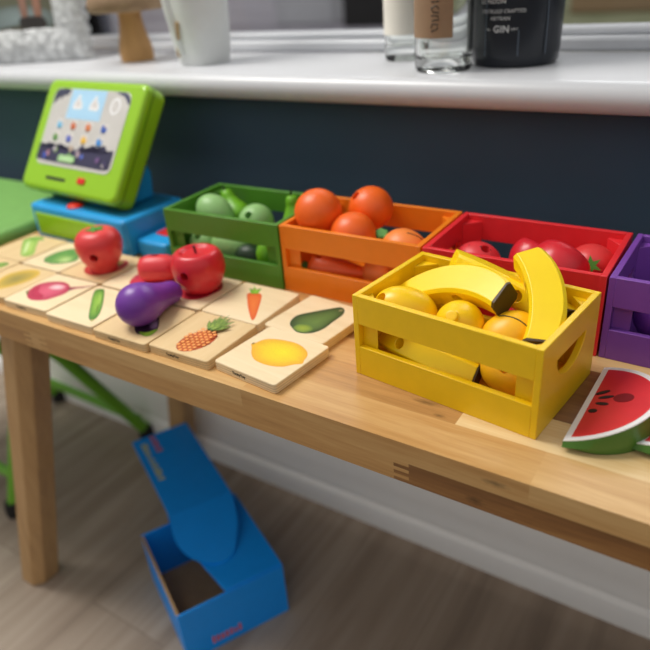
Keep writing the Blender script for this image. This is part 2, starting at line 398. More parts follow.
# slanted chamfered legs: top under the board, foot splayed out in x and y
def leg(xs, back):
    s = .038; ch = .0125
    foot = V((-.5087, -.0271, FZ)) if xs < 0 else V((.58-.0, -.0271, FZ))
    top = V((-.392, .008, -BT)) if xs < 0 else V((.463, .008, -BT))
    # section corners run from the front inner corner
    sg = -1 if xs < 0 else 1
    def ring(p):
        pts = [(0, ch), (sg*ch, 0), (sg*s, 0), (sg*s, s), (0, s)]
        if back: return [V((p.x+a, BD-.003-(p.y-.005)-b+.0, p.z)) for a, b in pts]
        return [V((p.x+a, p.y+b, p.z)) for a, b in pts]
    bm = bmesh.new(); r0 = [bm.verts.new(v) for v in ring(foot)]; r1 = [bm.verts.new(v) for v in ring(top)]
    for i in range(5): bm.faces.new((r0[i], r0[(i+1) % 5], r1[(i+1) % 5], r1[i]))
    bm.faces.new(r0); bm.faces.new(r1)
    return bm
for xs in (-1, 1):
    for bk in (0, 1): link('leg', leg(xs, bk), M_leg, bench, smooth=0, bevel=.002)

# ------------------------------------------------------------------ crates
CW, CD, CH = .1535, .099, .0709
def make_crate(mat, label, x, y, rz):
    t = thing('toy_crate', label, 'crate', (x, y, 0), rz, 'toy produce crates on the bench')
    th = .005
    slot = [(.0255, .0505)]+[(.0505+.025*math.cos(a), .0505-.0195*math.sin(a)) for a in [PI-PI*k/14 for k in range(15)]][1:]
    slot = [(.0255+.05*0, .0505)]+[(.0505-.025*math.cos(PI*k/16), .0505-.0195*math.sin(PI*k/16)) for k in range(1, 17)]
    for x0 in (0, CW-th):
        bm = prism([(0, .0), (CD, .0), (CD, CH), (0, CH)], x0, x0+th, holes=[slot])
        bmesh.ops.transform(bm, matrix=Matrix(((0, 0, 1, 0), (1, 0, 0, 0), (0, 1, 0, 0), (0, 0, 0, 1))), verts=bm.verts[:])
        link('end_panel', bm, mat, t, bevel=.0006, smooth=40)
    for y0 in (0, CD-th):
        link('slat', B(th-.0002, CW-th+.0002, y0, y0+th, .0, .0262), mat, t, bevel=.0005)
        link('slat', B(th-.0002, CW-th+.0002, y0, y0+th, .0462, CH), mat, t, bevel=.0005)
    link('base_board', B(th, CW-th, th+.0004, CD-th-.0004, .0015, .006), mat, t, bevel=.0005)
    q = .0145
    for cx, cy, sx, sy in ((th, th+.0004, 1, 1), (CW-th, th+.0004, -1, 1), (CW-th, CD-th-.0004, -1, -1), (th, CD-th-.0004, 1, -1)):
        link('corner_post', prism([(cx, cy), (cx+sx*q, cy), (cx, cy+sy*q)], .006, CH-.0055), mat, t, bevel=.0005)
    return t
make_crate(M_grn, 'green wooden toy crate holding green fruit, first in the back row after the till', -.2998, .1608, .030)
make_crate(M_ora, 'orange wooden toy crate holding oranges, between the green and red crates', -.1452, .1672, .0115)
make_crate(M_red, 'red wooden toy crate holding red fruit, behind the yellow crate', .0102, .1692, .0035)
make_crate(M_pur, 'purple wooden toy crate at the right edge, beside the red crate', .1652, .1701, -.0194)
make_crate(M_yel, 'yellow wooden toy crate of bananas and lemons, standing in front of the others', .00145, .06303, -.12437)
YM = Matrix.Translation((.00145, .06303, 0)) @ Matrix.Rotation(-.12437, 4, 'Z')
def Y(x, y, z): return YM @ V((x, y, z))
def YD(x, y, z): return YM.to_3x3() @ V((x, y, z))

# ------------------------------------------------------------------ fruit makers
def fruit(name, label, cat, bm, mat, loc, group=None, parts=()):
    t = thing(name, label, cat, loc, 0, group)
    link('body', bm, mat, t, smooth=50)
    for pn, pb, pm in parts: link(pn, pb, pm, t, smooth=40)
    return t
def egg_prof(r, up, dn, n=22, p=1.0):
    return [(r*max(0, math.sin(PI*k/n))**p, (-dn if k < n/2 else -up)*math.cos(PI*k/n)) for k in range(n+1)]
def banana(label, P0, P1, bulge, hole='inner', hs=0.0, thick=.011, wid=.0138, sag=1.0, shear0=.45, shear1=.40):
    """flat sided wooden banana, P1 is the dark tip; local X along, Y to the bulging side, Z through the thickness"""
    P0, P1 = V(P0), V(P1); ax = (P1-P0); L = ax.length; ax.normalize()
    b = V(bulge); b = (b-ax*b.dot(ax)).normalized(); n = ax.cross(b)
    m = Matrix((ax, b, n)).transposed().to_4x4(); m.translation = (P0+P1)/2
    t = thing('toy_banana', label, 'banana', mat=m, group='bananas in the yellow crate')
    thm = .62; Rb = L/(2*math.sin(thm)); 
    def sec(s):
        a = thm*s; c = V((Rb*math.sin(a), sag*(Rb*math.cos(a)-Rb*math.cos(thm)), 0)); rd = V((math.sin(a), math.cos(a), 0))
        w = wid*(1-.22*abs(s)**2.6); h = thick*(1-.12*abs(s)**2.5); k = .0026
        e_ = max(0, abs(s)-.55)/.45; tg = V((math.cos(a), -math.sin(a), 0)); sh = (-shear1 if s > 0 else -shear0)*e_*e_
        pts = [(w, h-k), (w-k, h), (-w+k, h), (-w, h-k), (-w, -h+k), (-w+k, -h), (w-k, -h), (w, -h+k)]
        return [c+rd*u+tg*(u*sh)+V((0, 0, 1))*v for u, v in pts], c, rd, w
    def loft(ss):
        bm = bmesh.new(); rg = [[bm.verts.new(p) for p in sec(s)[0]] for s in ss]
        for a_, b_ in zip(rg, rg[1:]):
            for k in range(8): bm.faces.new((a_[k], a_[(k+1) % 8], b_[(k+1) % 8], b_[k]))
        bm.faces.new(rg[0]); bm.faces.new(rg[-1]); return bm
    bm = loft([-1+1.955*k/22 for k in range(23)])
    _, c, rd, w = sec(hs)
    if hole == 'inner': bm = drill(bm, c-rd*w, -rd, .0044, .009, .02)
    elif hole == 'flat': bm = drill(bm, c+V((0, 0, thick)), (0, 0, 1), .0044, .009, .02)
    elif hole == 'flat_under': bm = drill(bm, c-V((0, 0, thick)), (0, 0, -1), .0044, .009, .02)
    elif hole == 'outer': bm = drill(bm, c+rd*w, rd, .0044, .009, .02)
    link('body', bm, M_ban, t, smooth=24, bevel=.0007)
    link('tip', loft([.955+.045*k/2 for k in range(3)]), M_tip, t, smooth=24)
    return t
# bananas
banana('banana leaning up out of the yellow crate, tallest and rightmost', Y(.0985, .0915, .0880), Y(.1385, .0285, .0530), YD(.85, .5, .15), 'inner', -.35, .011, .0128, .75, -.4, .45)
banana('banana lying across the top of the lemons, dark tip pointing right', Y(.016, .0545, .0500), Y(.1025, .0495, .0715), YD(0, .845, .53), 'inner', .05, .0098, .0138)
banana('banana lying along the back of the yellow crate beneath two others', Y(.040, .0830, .0765), Y(.1415, .0780, .052), YD(.05, .9, -.35), 'inner', .2, .010, .0130, .25, 0, .2)
banana('banana on the floor of the yellow crate, seen through the slat gap', Y(.0155, .0300, .0225), Y(.0975, .0235, .0185), YD(0, -.75, .5), 'outer', -.45, .0100, .0120, .6)
# lemons
def lemon(label, loc, ax, r, mat=None, hole=None, nub=True):
    ax = V(ax).normalized()
    if hole:
        bm = lathe(egg_prof(r, r*1.42, r*1.42), 36, m=axes(ax)); h = V(hole); bm = drill(bm, h, (h.x, h.y, h.z), .0044, .009)
        t = thing('toy_lemon', label, 'lemon', loc, 0, 'lemons in the yellow crate'); link('body', bm, mat or M_lem, t, smooth=60); return t
    pr = [(0, -1.30), (.13, -1.29), (.19, -1.2), (.26, -1.1), (.5, -.93), (.78, -.64), (.95, -.3), (1, 0), (.95, .32), (.78, .66), (.5, .94), (.3, 1.08), (.26, 1.14), (.25, 1.2), (.2, 1.235), (0, 1.24)]
    pr = [(a*r, b*r) for a, b in spline(pr, 3)]; pr[0] = (0, pr[0][1]); pr[-1] = (0, pr[-1][1])
    bm = lathe([(max(0, a), b) for a, b in pr], 36, m=axes(ax))
    t = thing('toy_lemon', label, 'lemon', loc, 0, 'lemons in the yellow crate'); link('body', bm, mat or M_lem, t, smooth=60); return t
lemon('lemon with a peg hole facing out, front left of the yellow crate', Y(.0290, .0300, .0530), (.8, .35, -.25), .0178, hole=(-.0125, -.0105, .0105))
lemon('lemon with its round nub pointing forward, middle of the yellow crate', Y(.0735, .0355, .0495), (.0, -.72, .69), .0186)
t = thing('toy_mango', 'orange yellow mango with a dark slit, right of the lemons in the yellow crate', 'mango', Y(.1085, .0435, .0445))
bm = lathe(egg_prof(.0190, .0245, .0235), 36, m=axes((.55, .35, .5))); bm = drill(bm, V((-.010, -.0145, -.010)), (-.3, -.85, -.4), .004, .007)
link('body', bm, M_man, t, smooth=60)
def on_egg(m, r, up, dn, d):
    l = m.to_3x3().transposed() @ V(d).normalized(); b = up if l.z > 0 else dn
    return m.to_3x3() @ (l/math.sqrt((l.x**2+l.y**2)/r**2+l.z**2/b**2))*1.004
def slit(m, r, up, dn, d0, d1, w, parent):
    d0, d1 = V(d0).normalized(), V(d1).normalized()
    link('slit', tube([on_egg(m, r, up, dn, d0.lerp(d1, k/10)) for k in range(11)], w, 6), M_dark, parent)
mm = axes((.55, .35, .5)); slit(mm, .0190, .0245, .0235, (-.338, -.088, .936), (.72, -.181, .66), .00045, t)
t = thing('toy_lemon', 'golden lemon with a peg hole, seen through the right of the slat gap', 'lemon', Y(.1200, .0330, .0260), 0, 'lemons in the yellow crate')
bm = lathe(egg_prof(.0190, .0245, .0245), 32, m=axes((1, .25, -.25))); bm = drill(bm, V((-.002, -.0146, .0110)), (-.05, -.8, .6), .0042, .008); link('body', bm, M_man, t, smooth=60)
# oranges
def orange(label, loc, r, hole=None):
    bm = ball(r, 20, 1, 1, .97)
    if hole is not None: h = V(hole).normalized(); bm = drill(bm, h*r, h, .0046, .012)
    t = thing('toy_orange', label, 'orange', loc, 0, 'oranges in the orange crate'); link('body', bm, M_fo, t, smooth=60)
orange('largest smooth orange, leftmost in the orange crate', (-.1165, .1965, .0785), .0237, (-.6, .7, -.2))
orange('orange with a dark peg hole at upper left, behind in the orange crate', (-.0795, .2375, .0735), .0228, (-.479, -.531, .699))
orange('smooth orange low at the front of the orange crate, between two higher ones', (-.0765, .1955, .0605), .0228, (.3, .6, -.6))
mm = axes((.8, -.05, -.45)); t = thing('toy_peach', 'pale peach with a dark slit and peg hole, right end of the orange crate', 'peach', (-.0255, .2055, .0465))
bm = lathe(egg_prof(.0218, .0255, .0245), 36, m=mm); bm = drill(bm, V((.0195, -.0062, .0088)), (.88, -.276, .392), .0038, .009); link('body', bm, M_pe, t, smooth=60)
slit(mm, .0218, .0255, .0245, (-.221, -.672, .708), (.391, -.781, .484), .0005, t)
slit(mm, .0218, .0255, .0245, (.186, -.157, .969), (.845, .233, .483), .0004, t)
bm = prism([(0, -.004), (.008, -.0055), (.014, 0), (.008, .0055), (0, .004)], -.0015, .0015, m=axes((.2, -.6, .8), (-.7, -.2, .1), (-.0195, .002, .0145)))
link('leaf', bm, M_leaf, t, bevel=.0005)
t = thing('toy_carrot', 'orange carrot lying on the floor of the orange crate, seen through the gap', 'carrot', (-.0945, .192, .0205))
car = [(0, -.033), (.004, -.0325), (.0105, -.030), (.0132, -.024), (.0133, -.015), (.012, 0), (.0095, .015), (.006, .03), (.003, .036), (0, .037)]
bm = lathe(car, 32, m=axes((1, .12, 0))); bm = drill(bm, (-.02, -.004, .0128), (0, -.25, 1), .0036, .008); link('body', bm, M_ca, t, smooth=60)
link('leaf', lathe([(0, 0), (.004, -.001), (.0055, -.006), (.003, -.0085), (0, -.009)], 12, m=axes((1, .12, 0), loc=(-.0325, -.004, 0))), M_leaf, t)
t = thing('toy_apricot', 'small pale orange fruit at the right end of the gap in the orange crate', 'fruit', (-.0505, .2, .0225)); link('body', ball(.016, 16, 1.15, 1, 1), M_pe, t, smooth=60)
# red crate
t = thing('toy_strawberry', 'red strawberry with dark seeds and a peg hole, left in the red crate', 'strawberry', (.0405, .222, .0405))
h = V((.485, -.218, .847)).normalized(); bm = ball(.0205, 20, 1.1, 1, .95); bm = drill(bm, h*.0202, h, .0046, .011); link('body', bm, M_st, t, smooth=60)
for k, (a, e) in enumerate([(-2.6, .6), (-2.1, .85), (-1.6, .55), (-1.0, .75), (-2.9, .95), (-.5, .5), (-.2, .9), (-1.9, .3), (-1.2, .3), (2.6, .9), (-2.4, 1.2), (-.8, 1.25)]):
    p = V((.02255*math.cos(a)*math.cos(e), .0205*math.sin(a)*math.cos(e), .0195*math.sin(e))); link('seed', lathe([(0, -.0003), (.0008, 0), (0, .0004)], 8, m=axes(p, loc=p)), M_dark, t)
def apple(name, label, loc, r, mat, hole=None, stem=True, group=None, tilt=(0, 0, 1)):
    pr = [(0, -.79), (.2, -.80), (.42, -.81), (.6, -.74), (.8, -.50), (.96, -.12), (1.0, .16), (.965, .44), (.87, .66), (.76, .765), (.66, .785), (.58, .755), (.53, .71), (.46, .69), (.25, .685), (0, .685)]
    pr = [(max(0, a*r), b*r) for a, b in spline(pr, 4)]; pr[-1] = (0, pr[-1][1])
    bm = lathe(pr, 44, m=axes(tilt))
    if hole is not None: h = V(hole).normalized(); bm = drill(bm, h*r*.97, h, .0044, .011)
    t = thing(name, label, 'apple', loc, 0, group); link('body', bm, mat, t, smooth=50)
    if stem:
        mt = axes(tilt); link('stem', tube([mt @ V(p) for p in ((0, 0, .66*r), (-.0003, -.0003, .8*r), (-.0010, -.0006, .98*r))], [.0011, .001, .0012], 8), M_black, t)
    return t
apple('toy_apple', 'darker red apple further back in the red crate, behind the larger one', (.0868, .2365, .0425), .0215, M_ap, stem=False, group='apples in the red crate', tilt=(.3, .5, .8))
apple('toy_apple', 'larger red apple in the middle of the red crate, in front of another', (.1165, .2035, .0515), .0258, M_ap, stem=False, group='apples in the red crate', tilt=(.3, .7, .6))
t = thing('toy_tomato', 'red tomato with a green star leaf, right end of the red crate', 'tomato', (.1375, .2395, .0470)); link('body', ball(.0205, 20, 1, 1, .92), M_to, t, smooth=60)
sd = V((.17, -.90, .40)).normalized()
star = [(.0092*(1 if k % 2 == 0 else .42)*math.cos(PI/6*k+PI/2), .0092*(1 if k % 2 == 0 else .42)*math.sin(PI/6*k+PI/2)) for k in range(12)]
link('star_leaf', prism(star, -.001, .0012, m=axes(sd, (.84, .54, 0), sd*.0216)), M_leaf, t)
t = thing('toy_pepper', 'narrow red and orange wedge at the left end of the red crate', 'fruit slice', (.0205, .2385, .030))
link('body', prism(ellipse(0, 0, .014, .016), -.003, .003, m=axes((.9, -.3, .1))), M_ap, t, bevel=.001); link('filling', prism(ellipse(0, 0, .0125, .0145), -.0015, .0015, m=axes((.9, -.3, .1), loc=(-.0046, .0015, 0))), M_fo, t)
# green crate
def pear(label, loc, ax, r, mat=M_lg):
    pr = [(0, -1.0), (.35, -.97), (.75, -.72), (1, -.1), (.93, .4), (.66, .95), (.5, 1.35), (.46, 1.7), (.36, 1.95), (.2, 2.03), (0, 2.02)]
    pr = [(max(0, a*r), b*r) for a, b in spline(pr, 4)]; pr[0] = (0, pr[0][1]); pr[-1] = (0, pr[-1][1])
    t = thing('toy_pear', label, 'pear', loc, 0, 'pears in the green crate'); m = axes(ax)
    link('body', lathe(pr, 32, m=m), mat, t, smooth=60)
    link('stem', tube([m @ V((0, 0, 2.0*r)), m @ V((.0006, 0, 2.45*r))], [.0012, .001], 8), M_black, t)
pear('green pear leaning left with its stem up, back left in the green crate', (-.2565, .2335, .0435), (-.5, .12, .72), .0165)
pear('green pear standing with its stem up at the right end of the green crate', (-.1735, .235, .0460), (-.12, .0, 1), .0152)
def gfruit(name, label, cat, loc, ax, r, up, dn, mat, hole=None, group=None):
    bm = lathe(egg_prof(r, up, dn), 36, m=axes(ax))
    if hole is not None: bm = drill(bm, V(hole), hole, .0042, .01)
    t = thing(name, label, cat, loc, 0, group); link('body', bm, mat, t, smooth=60)
gfruit('toy_melon', 'long pale green fruit tipping up, front left in the green crate', 'fruit', (-.2625, .2035, .0575), (-.75, -.1, .55), .0185, .0235, .0235, M_pg)
gfruit('toy_melon', 'round pale green fruit with a dark peg hole, middle of the green crate', 'fruit', (-.2100, .2105, .0510), (0, .1, 1), .0195, .0195, .0195, M_pg, (.002, -.0145, .0128))
gfruit('toy_melon', 'pale green fruit with a peg hole behind the apple, seen through the crate gap', 'fruit', (-.2735, .189, .0235), (1, 0, 0), .0165, .018, .018, M_pg, (.0015, -.010, .0125))
gfruit('toy_melon', 'long pale green fruit low in the green crate, seen through its gap', 'fruit', (-.2355, .190, .0265), (1, .1, -.12), .0175, .026, .022, M_pg)
gfruit('toy_avocado', 'dark green avocado on the floor of the green crate, seen through the gap', 'avocado', (-.2045, .1855, .0205), (1, .2, 0), .0135, .017, .017, M_dg)
gfruit('toy_lime', 'lime green fruit at the right end of the green crate gap', 'fruit', (-.1835, .1895, .0245), (0, .2, 1), .0115, .0165, .017, M_lg)
# purple crate
t = thing('toy_aubergine', 'purple aubergine inside the purple crate, seen through its gap', 'aubergine', (.212, .203, .0265)); link('body', lathe(egg_prof(.0195, .03, .03), 32, m=axes((1, .1, 0))), M_eg, t, smooth=60)
t = thing('toy_plum', 'small purple plum in the back left of the purple crate', 'plum', (.1835, .245, .0225)); link('body', ball(.0145, 16), M_eg, t, smooth=60)

# ------------------------------------------------------------------ memory tiles
TS, TT = .0698, .0088
def tile(label, x, y, rz, mat, shapes, word=False, dz=0):
    t = thing('picture_tile', label, 'picture tile', (x, y, 0), rz, 'wooden picture tiles on the bench')
    link('wooden_block', prism(rrect(0, TS, 0, TS, .003, 4), 0, TT), mat, t, bevel=.0007, smooth=40)
    if shapes: inkshapes('printed_picture', shapes, t, TT)
    if word:
        bm = letters('TookyToy', .0036, .00008, bold=.00009); bmesh.ops.transform(bm, matrix=Matrix.Translation((.0215, -.00014, .0033)) @ Matrix.Rotation(PI/2, 4, 'X'), verts=bm.verts[:])
        link('printed_wordmark', bm, M_black, t, smooth=0)
    return t
def poly(*p): return list(p)
def blob(pts, n=5): return [q[:2] for q in spline(list(pts)+[pts[0]], n)][:-1]
# local tile frame: x right along the bench, y to the wall
c, s = math.cos, math.sin
def frame(x, y, rz, P):   # world print points -> tile frame
    return [((px-x)*c(rz)+(py-y)*s(rz), -(px-x)*s(rz)+(py-y)*c(rz)) for px, py in P]
# lemon tile
def mapto(pts, cx, cy, a, b, rot): 
    return [(cx+u*a*c(rot)-v*b*s(rot), cy+u*a*s(rot)+v*b*c(rot)) for u, v in pts]
tile('picture tile printed with a lemon, front right end of the tiles', -.1084, .0140, -.1026, M_tile,
     [(blob([(.0079, .0365), (.01, .0406), (.0138, .0501), (.0268, .0566), (.0437, .0585), (.0566, .054), (.063, .0479), (.0654, .0408), (.0674, .0363), (.0622, .0311), (.0564, .0237), (.0449, .019), (.0306, .0191), (.0203, .0247), (.013, .0326)]), (240, 224, 22), (238, 172, 34), (.042, .042)),
      (ellipse(.0092, .0385, .0012, .0018, .3, 10), (110, 90, 40), (160, 120, 40))], True)
# pineapple tile
px_, py_, pr_ = -.1818, .0085, .0132
pc = (.0372, .0242); pa = 1.40
pshape = [(ellipse(*pc, .0205, .0145, pa, 26), (222, 112, 40), (180, 76, 28))]
for i in range(-4, 5):
    for j in range(-3, 4):
        u = i*.0047+(.00235 if j % 2 else 0); v = j*.0042
        if (u/.0192)**2+(v/.0132)**2 < 1:
            q = (pc[0]+u*c(pa)-v*s(pa), pc[1]+u*s(pa)+v*c(pa)); pshape.append((ellipse(q[0], q[1], .0021, .0019, pa, 8), (250, 186, 104), (230, 116, 48)))
for tip in [(.0255, .0548), (.0283, .0606), (.0535, .0543), (.0301, .0683), (.0505, .0632), (.0340, .0650), (.0424, .067), (.0372, .0707), (.0455, .0600), (.0360, .0600), (.0410, .0580), (.0330, .0540), (.0450, .0520)]:
    bx, by = .0391, .0410; d = V((tip[0]-bx, tip[1]-by)); L = d.length; d /= L; nrm = (-d[1], d[0]); w = .0030
    pshape.append(([(bx-nrm[0]*w, by-nrm[1]*w), (bx+d[0]*L*.5-nrm[0]*w*.9, by+d[1]*L*.5-nrm[1]*w*.9), (bx+d[0]*L, by+d[1]*L), (bx+d[0]*L*.5+nrm[0]*w*.9, by+d[1]*L*.5+nrm[1]*w*.9), (bx+nrm[0]*w, by+nrm[1]*w)], (158, 182, 74), (70, 108, 46)))
tile('picture tile printed with a pineapple, next to the lemon tile', px_, py_, pr_, M_tile2, pshape, True)
# aubergine tile (toy aubergine lies on it)
tile('picture tile under the toy aubergine, with an aubergine print showing', -.2534, .0052, .0132, M_tile2,
     [(blob([(.0165, .0333), (.0328, .0225), (.0448, .0135), (.0515, .0126), (.0571, .0208), (.058, .0293), (.0432, .0453), (.0326, .0531), (.0187, .0533), (.0104, .0464)]), (70, 34, 66), (44, 18, 46)),
      (blob([(.0358, .042), (.0396, .0468), (.0565, .0304), (.0556, .0241), (.0486, .0268)]), (180, 150, 184), (84, 46, 86)),
      (blob([(.0473, .0146), (.0577, .0115), (.0626, .0154), (.0609, .026), (.0581, .0259), (.0563, .0199), (.0526, .0165), (.0485, .0163)]), (170, 206, 60), (120, 160, 40))], True)
# cucumber tile
cuc = blob([(.0059, .0602), (.0074, .0638), (.0135, .065), (.0223, .058), (.0438, .0364), (.057, .0196), (.0592, .0101), (.0511, .0126), (.0341, .0288), (.013, .0504)])
tile('picture tile printed with a green cucumber, between radish and aubergine tiles', -.3263, .0064, .014, M_tile,
     [(cuc, (150, 196, 66), (52, 116, 36)), ([(.0560, .011), (.0615, .0070), (.0595, .0125)], (190, 180, 90), (150, 150, 70)), (blob([(.014, .058), (.022, .051), (.042, .032), (.052, .020), (.050, .022), (.036, .040), (.022, .055)]), (180, 214, 96), (120, 176, 60))], False)
# radish tile
rad = blob([(.0114, .0211), (.0284, .0118), (.0445, .015), (.0521, .0266), (.0545, .039), (.0484, .0489), (.037, .0554), (.0228, .0558), (.0093, .0479), (.0053, .0364)])
tile('picture tile printed with a pink radish and thin root', -.3992, .0077, .030, M_tile,
     [(rad, (226, 96, 124), (180, 24, 66)), (blob([(.022, .038), (.034, .037), (.044, .042), (.042, .050), (.030, .052), (.022, .047)]), (246, 214, 216), (212, 62, 98)), (blob([(.010, .030), (.024, .018), (.038, .018), (.036, .024), (.022, .028), (.012, .038)]), (196, 40, 80), (180, 24, 66)),
      ([(.0528, .0426), (.0559, .0497), (.0624, .0546), (.0694, .0619), (.0690, .0632), (.0595, .0565), (.0518, .0525), (.0464, .0495)], (186, 70, 96), (130, 50, 60)), ([(.008, .0226), (.0173, .0177), (.0141, .0222), (.0085, .025)], (120, 130, 60), (90, 90, 40))], True)
# mango tile (front left)
tile('picture tile printed with a yellow brown mango, left of the radish tile', -.4700, .0085, .025, M_tile2,
     [(blob([(.0189, .0305), (.0162, .0432), (.0231, .0567), (.038, .0645), (.0514, .0599), (.0572, .0462), (.055, .0297), (.0482, .017), (.0409, .0117), (.0282, .0163)]), (150, 136, 66), (226, 184, 66))], True)
tile('picture tile printed with a green vegetable, cut by the left edge of the photo', -.5425, .0105, .020, M_tile2,
     [(ellipse(.05, .048, .016, .009, .9), (150, 180, 70), (90, 140, 50))])
# back row
tile('picture tile printed with celery sticks, far left of the back row', -.5445, .0815, .020, M_tile2,
     [(blob([(.052, .0123), (.0293, .0299), (.0097, .0484), (.0125, .0577), (.0266, .0569), (.0438, .0405), (.0629, .0222), (.0614, .0133)]), (190, 214, 110), (124, 178, 62)), (blob([(.050, .0150), (.030, .034), (.014, .050), (.018, .052), (.034, .037), (.053, .018)]), (226, 236, 180), (166, 204, 100)), (blob([(.006, .046), (.008, .060), (.020, .066), (.034, .060), (.024, .055), (.014, .052)]), (136, 184, 74), (112, 168, 60))])
tile('picture tile printed with a green lettuce, in front of the toy till', -.4722, .0808, .020, M_tile,
     [(blob([(.0256, .0129), (.0165, .0227), (.0153, .0379), (.0225, .053), (.033, .0571), (.0461, .0483), (.062, .0321), (.0566, .0211), (.0422, .0127)]), (150, 190, 96), (70, 130, 62)), (blob([(.028, .018), (.021, .030), (.024, .046), (.032, .050), (.044, .042), (.034, .034), (.032, .024)]), (110, 162, 76), (84, 146, 66)), (blob([(.042, .018), (.038, .026), (.044, .036), (.056, .030), (.054, .022)]), (196, 216, 140), (130, 180, 90))])
tile('picture tile with a tomato print under the toy tomato', -.4000, .0805, .016, M_tile2,
     [(blob([(.0203, .0185), (.0283, .0126), (.0388, .0098), (.0513, .014), (.0595, .0246), (.0629, .0361), (.0602, .048), (.0515, .0558), (.0418, .0557), (.0259, .0512), (.0145, .0388), (.0157, .0259)]), (206, 30, 28), (188, 24, 26)), (blob([(.0397, .0491), (.0432, .0544), (.0482, .0545), (.0518, .0464), (.049, .0396)]), (176, 160, 60), (170, 90, 40))])
tile('picture tile with a red fruit print under the small red toy', -.3277, .0795, .015, M_tile,
     [(blob([(.0244, .0192), (.02, .0303), (.0203, .0392), (.0322, .0464), (.055, .0494), (.0680, .0429), (.068, .032), (.0539, .0201), (.0417, .014), (.0312, .0129)]), (206, 34, 60), (200, 44, 72)), (blob([(.001, .0600), (.006, .0585), (.012, .0530), (.010, .0505), (.005, .0530)], 2), (110, 176, 66), (84, 146, 54))])
tile('picture tile with an apple print under the large toy apple', -.2555, .0790, .013, M_tile,
     [(blob([(.0171, .026), (.0287, .0154), (.039, .0123), (.0481, .0136), (.0556, .0192), (.0594, .0288), (.061, .0438), (.0552, .0545), (.0458, .0607), (.0317, .061), (.0185, .0511), (.0127, .0383)]), (196, 26, 52), (184, 24, 50))])
tile('picture tile printed with an orange carrot, in front of the green crate', -.1832, .0800, .004, M_tile,
     [(blob([(.0226, .0436), (.02, .0486), (.0247, .0524), (.0323, .0531), (.0376, .0486), (.0482, .0307), (.0587, .0116), (.0599, .0053), (.054, .0095), (.0379, .026)]), (240, 128, 58), (224, 88, 30)),
      ([(.0239, .0494), (.0135, .0591), (.0214, .0554), (.0146, .066), (.0235, .0581), (.0258, .0645), (.0299, .0521)], (160, 206, 60), (104, 166, 40))])
tile('picture tile printed with a dark green avocado, beside the yellow crate', -.1092, .0841, -.105, M_tile,
     [(blob([(.0226, .0111), (.0176, .0183), (.0164, .0297), (.0248, .043), (.0342, .0553), (.0411, .0627), (.0478, .06), (.0521, .0511), (.0527, .0371), (.0535, .0207), (.0485, .0094), (.0369, .0045)]), (104, 136, 66), (38, 64, 28), (.040, .028)),
      (blob([(.028, .009), (.0285, .0159), (.0383, .0201), (.0463, .0152), (.0436, .0079), (.0361, .0055)]), (158, 178, 60), (96, 130, 56)), (ellipse(.0455, .0575, .0028, .0020, .9, 10), (170, 160, 110), (90, 100, 60))])

# ------------------------------------------------------------------ toys standing on the tiles
apple('toy_apple', 'large red apple with a black stem standing on its picture tile', (-.2140, .1165, TT+.0218), .0274, M_ap, hole=(.19, -.96, .16))
t = thing('toy_tomato', 'red tomato with small green leaves standing on its picture tile', 'tomato', (-.3552, .1090, TT+.0252))
pr = [(0, -1), (.42, -1), (.52, -.98), (.55, -.9), (.62, -.74), (.82, -.42), (.97, .02), (1, .3), (.93, .6), (.74, .83), (.48, .93), (.2, .9), (0, .86)]
pr = [(max(0, a*.0258), b*.0252) for a, b in spline(pr, 4)]; pr[0] = (0, pr[0][1]); pr[-1] = (0, pr[-1][1])
bm = lathe(pr, 44); bm = drill(bm, V((.0130, -.0195, -.001)), (.57, -.82, .0), .0046, .012); link('body', bm, M_to, t, smooth=60)
for k in range(5):
    a = 2*PI*k/5+.3; bm = prism([(.001, -.002), (.006, -.0032), (.0115, 0), (.006, .0032), (.001, .002)], -.0007, .0012, m=Matrix.Translation((0, 0, .0230)) @ Matrix.Rotation(a, 4, 'Z'))
    link('leaf', bm, M_leaf, t, bevel=.0005)
t = thing('toy_radish', 'small red barrel shaped fruit lying on its tile, left of the large apple', 'fruit', (-.2735, .1150, TT+.0142))
bm = lathe([(0, -.020), (.0075, -.0198), (.0118, -.0175), (.0142, -.010), (.0146, 0), (.0140, .010), (.012, .018), (.008, .0205), (0, .021)], 36, m=axes((.86, .5, 0)))
bm = drill(bm, (-.002, .0015, .0144), (-.05, .0, 1), .0046, .009); link('body', bm, M_st, t, smooth=50)
t = thing('toy_aubergine', 'purple aubergine lying on its picture tile at the front edge', 'aubergine', (-.2152, .0338, TT+.0205))
d = V((-.0065, .0416, -.0088)); L = d.length
pr = [(0, -.0205), (.007, -.0194), (.0135, -.0155), (.0186, -.0086), (.0205, 0), (.0196, .009), (.0165, .020), (.0138, .031), (.0124, .040), (.0119, .047), (.0108, .0535), (.0092, .0566), (.0066, .0572), (.006, .056), (0, .0556)]
bm = lathe([(max(0, a), b) for a, b in spline(pr, 3)][:-1]+[(0, .0556)], 44, m=axes(d)); link('body', bm, M_eg, t, smooth=60)
link('end_disc', lathe([(0, .0566), (.0058, .0566), (.0058, .0555), (0, .0555)], 24, m=axes(d)), M_dark, t)

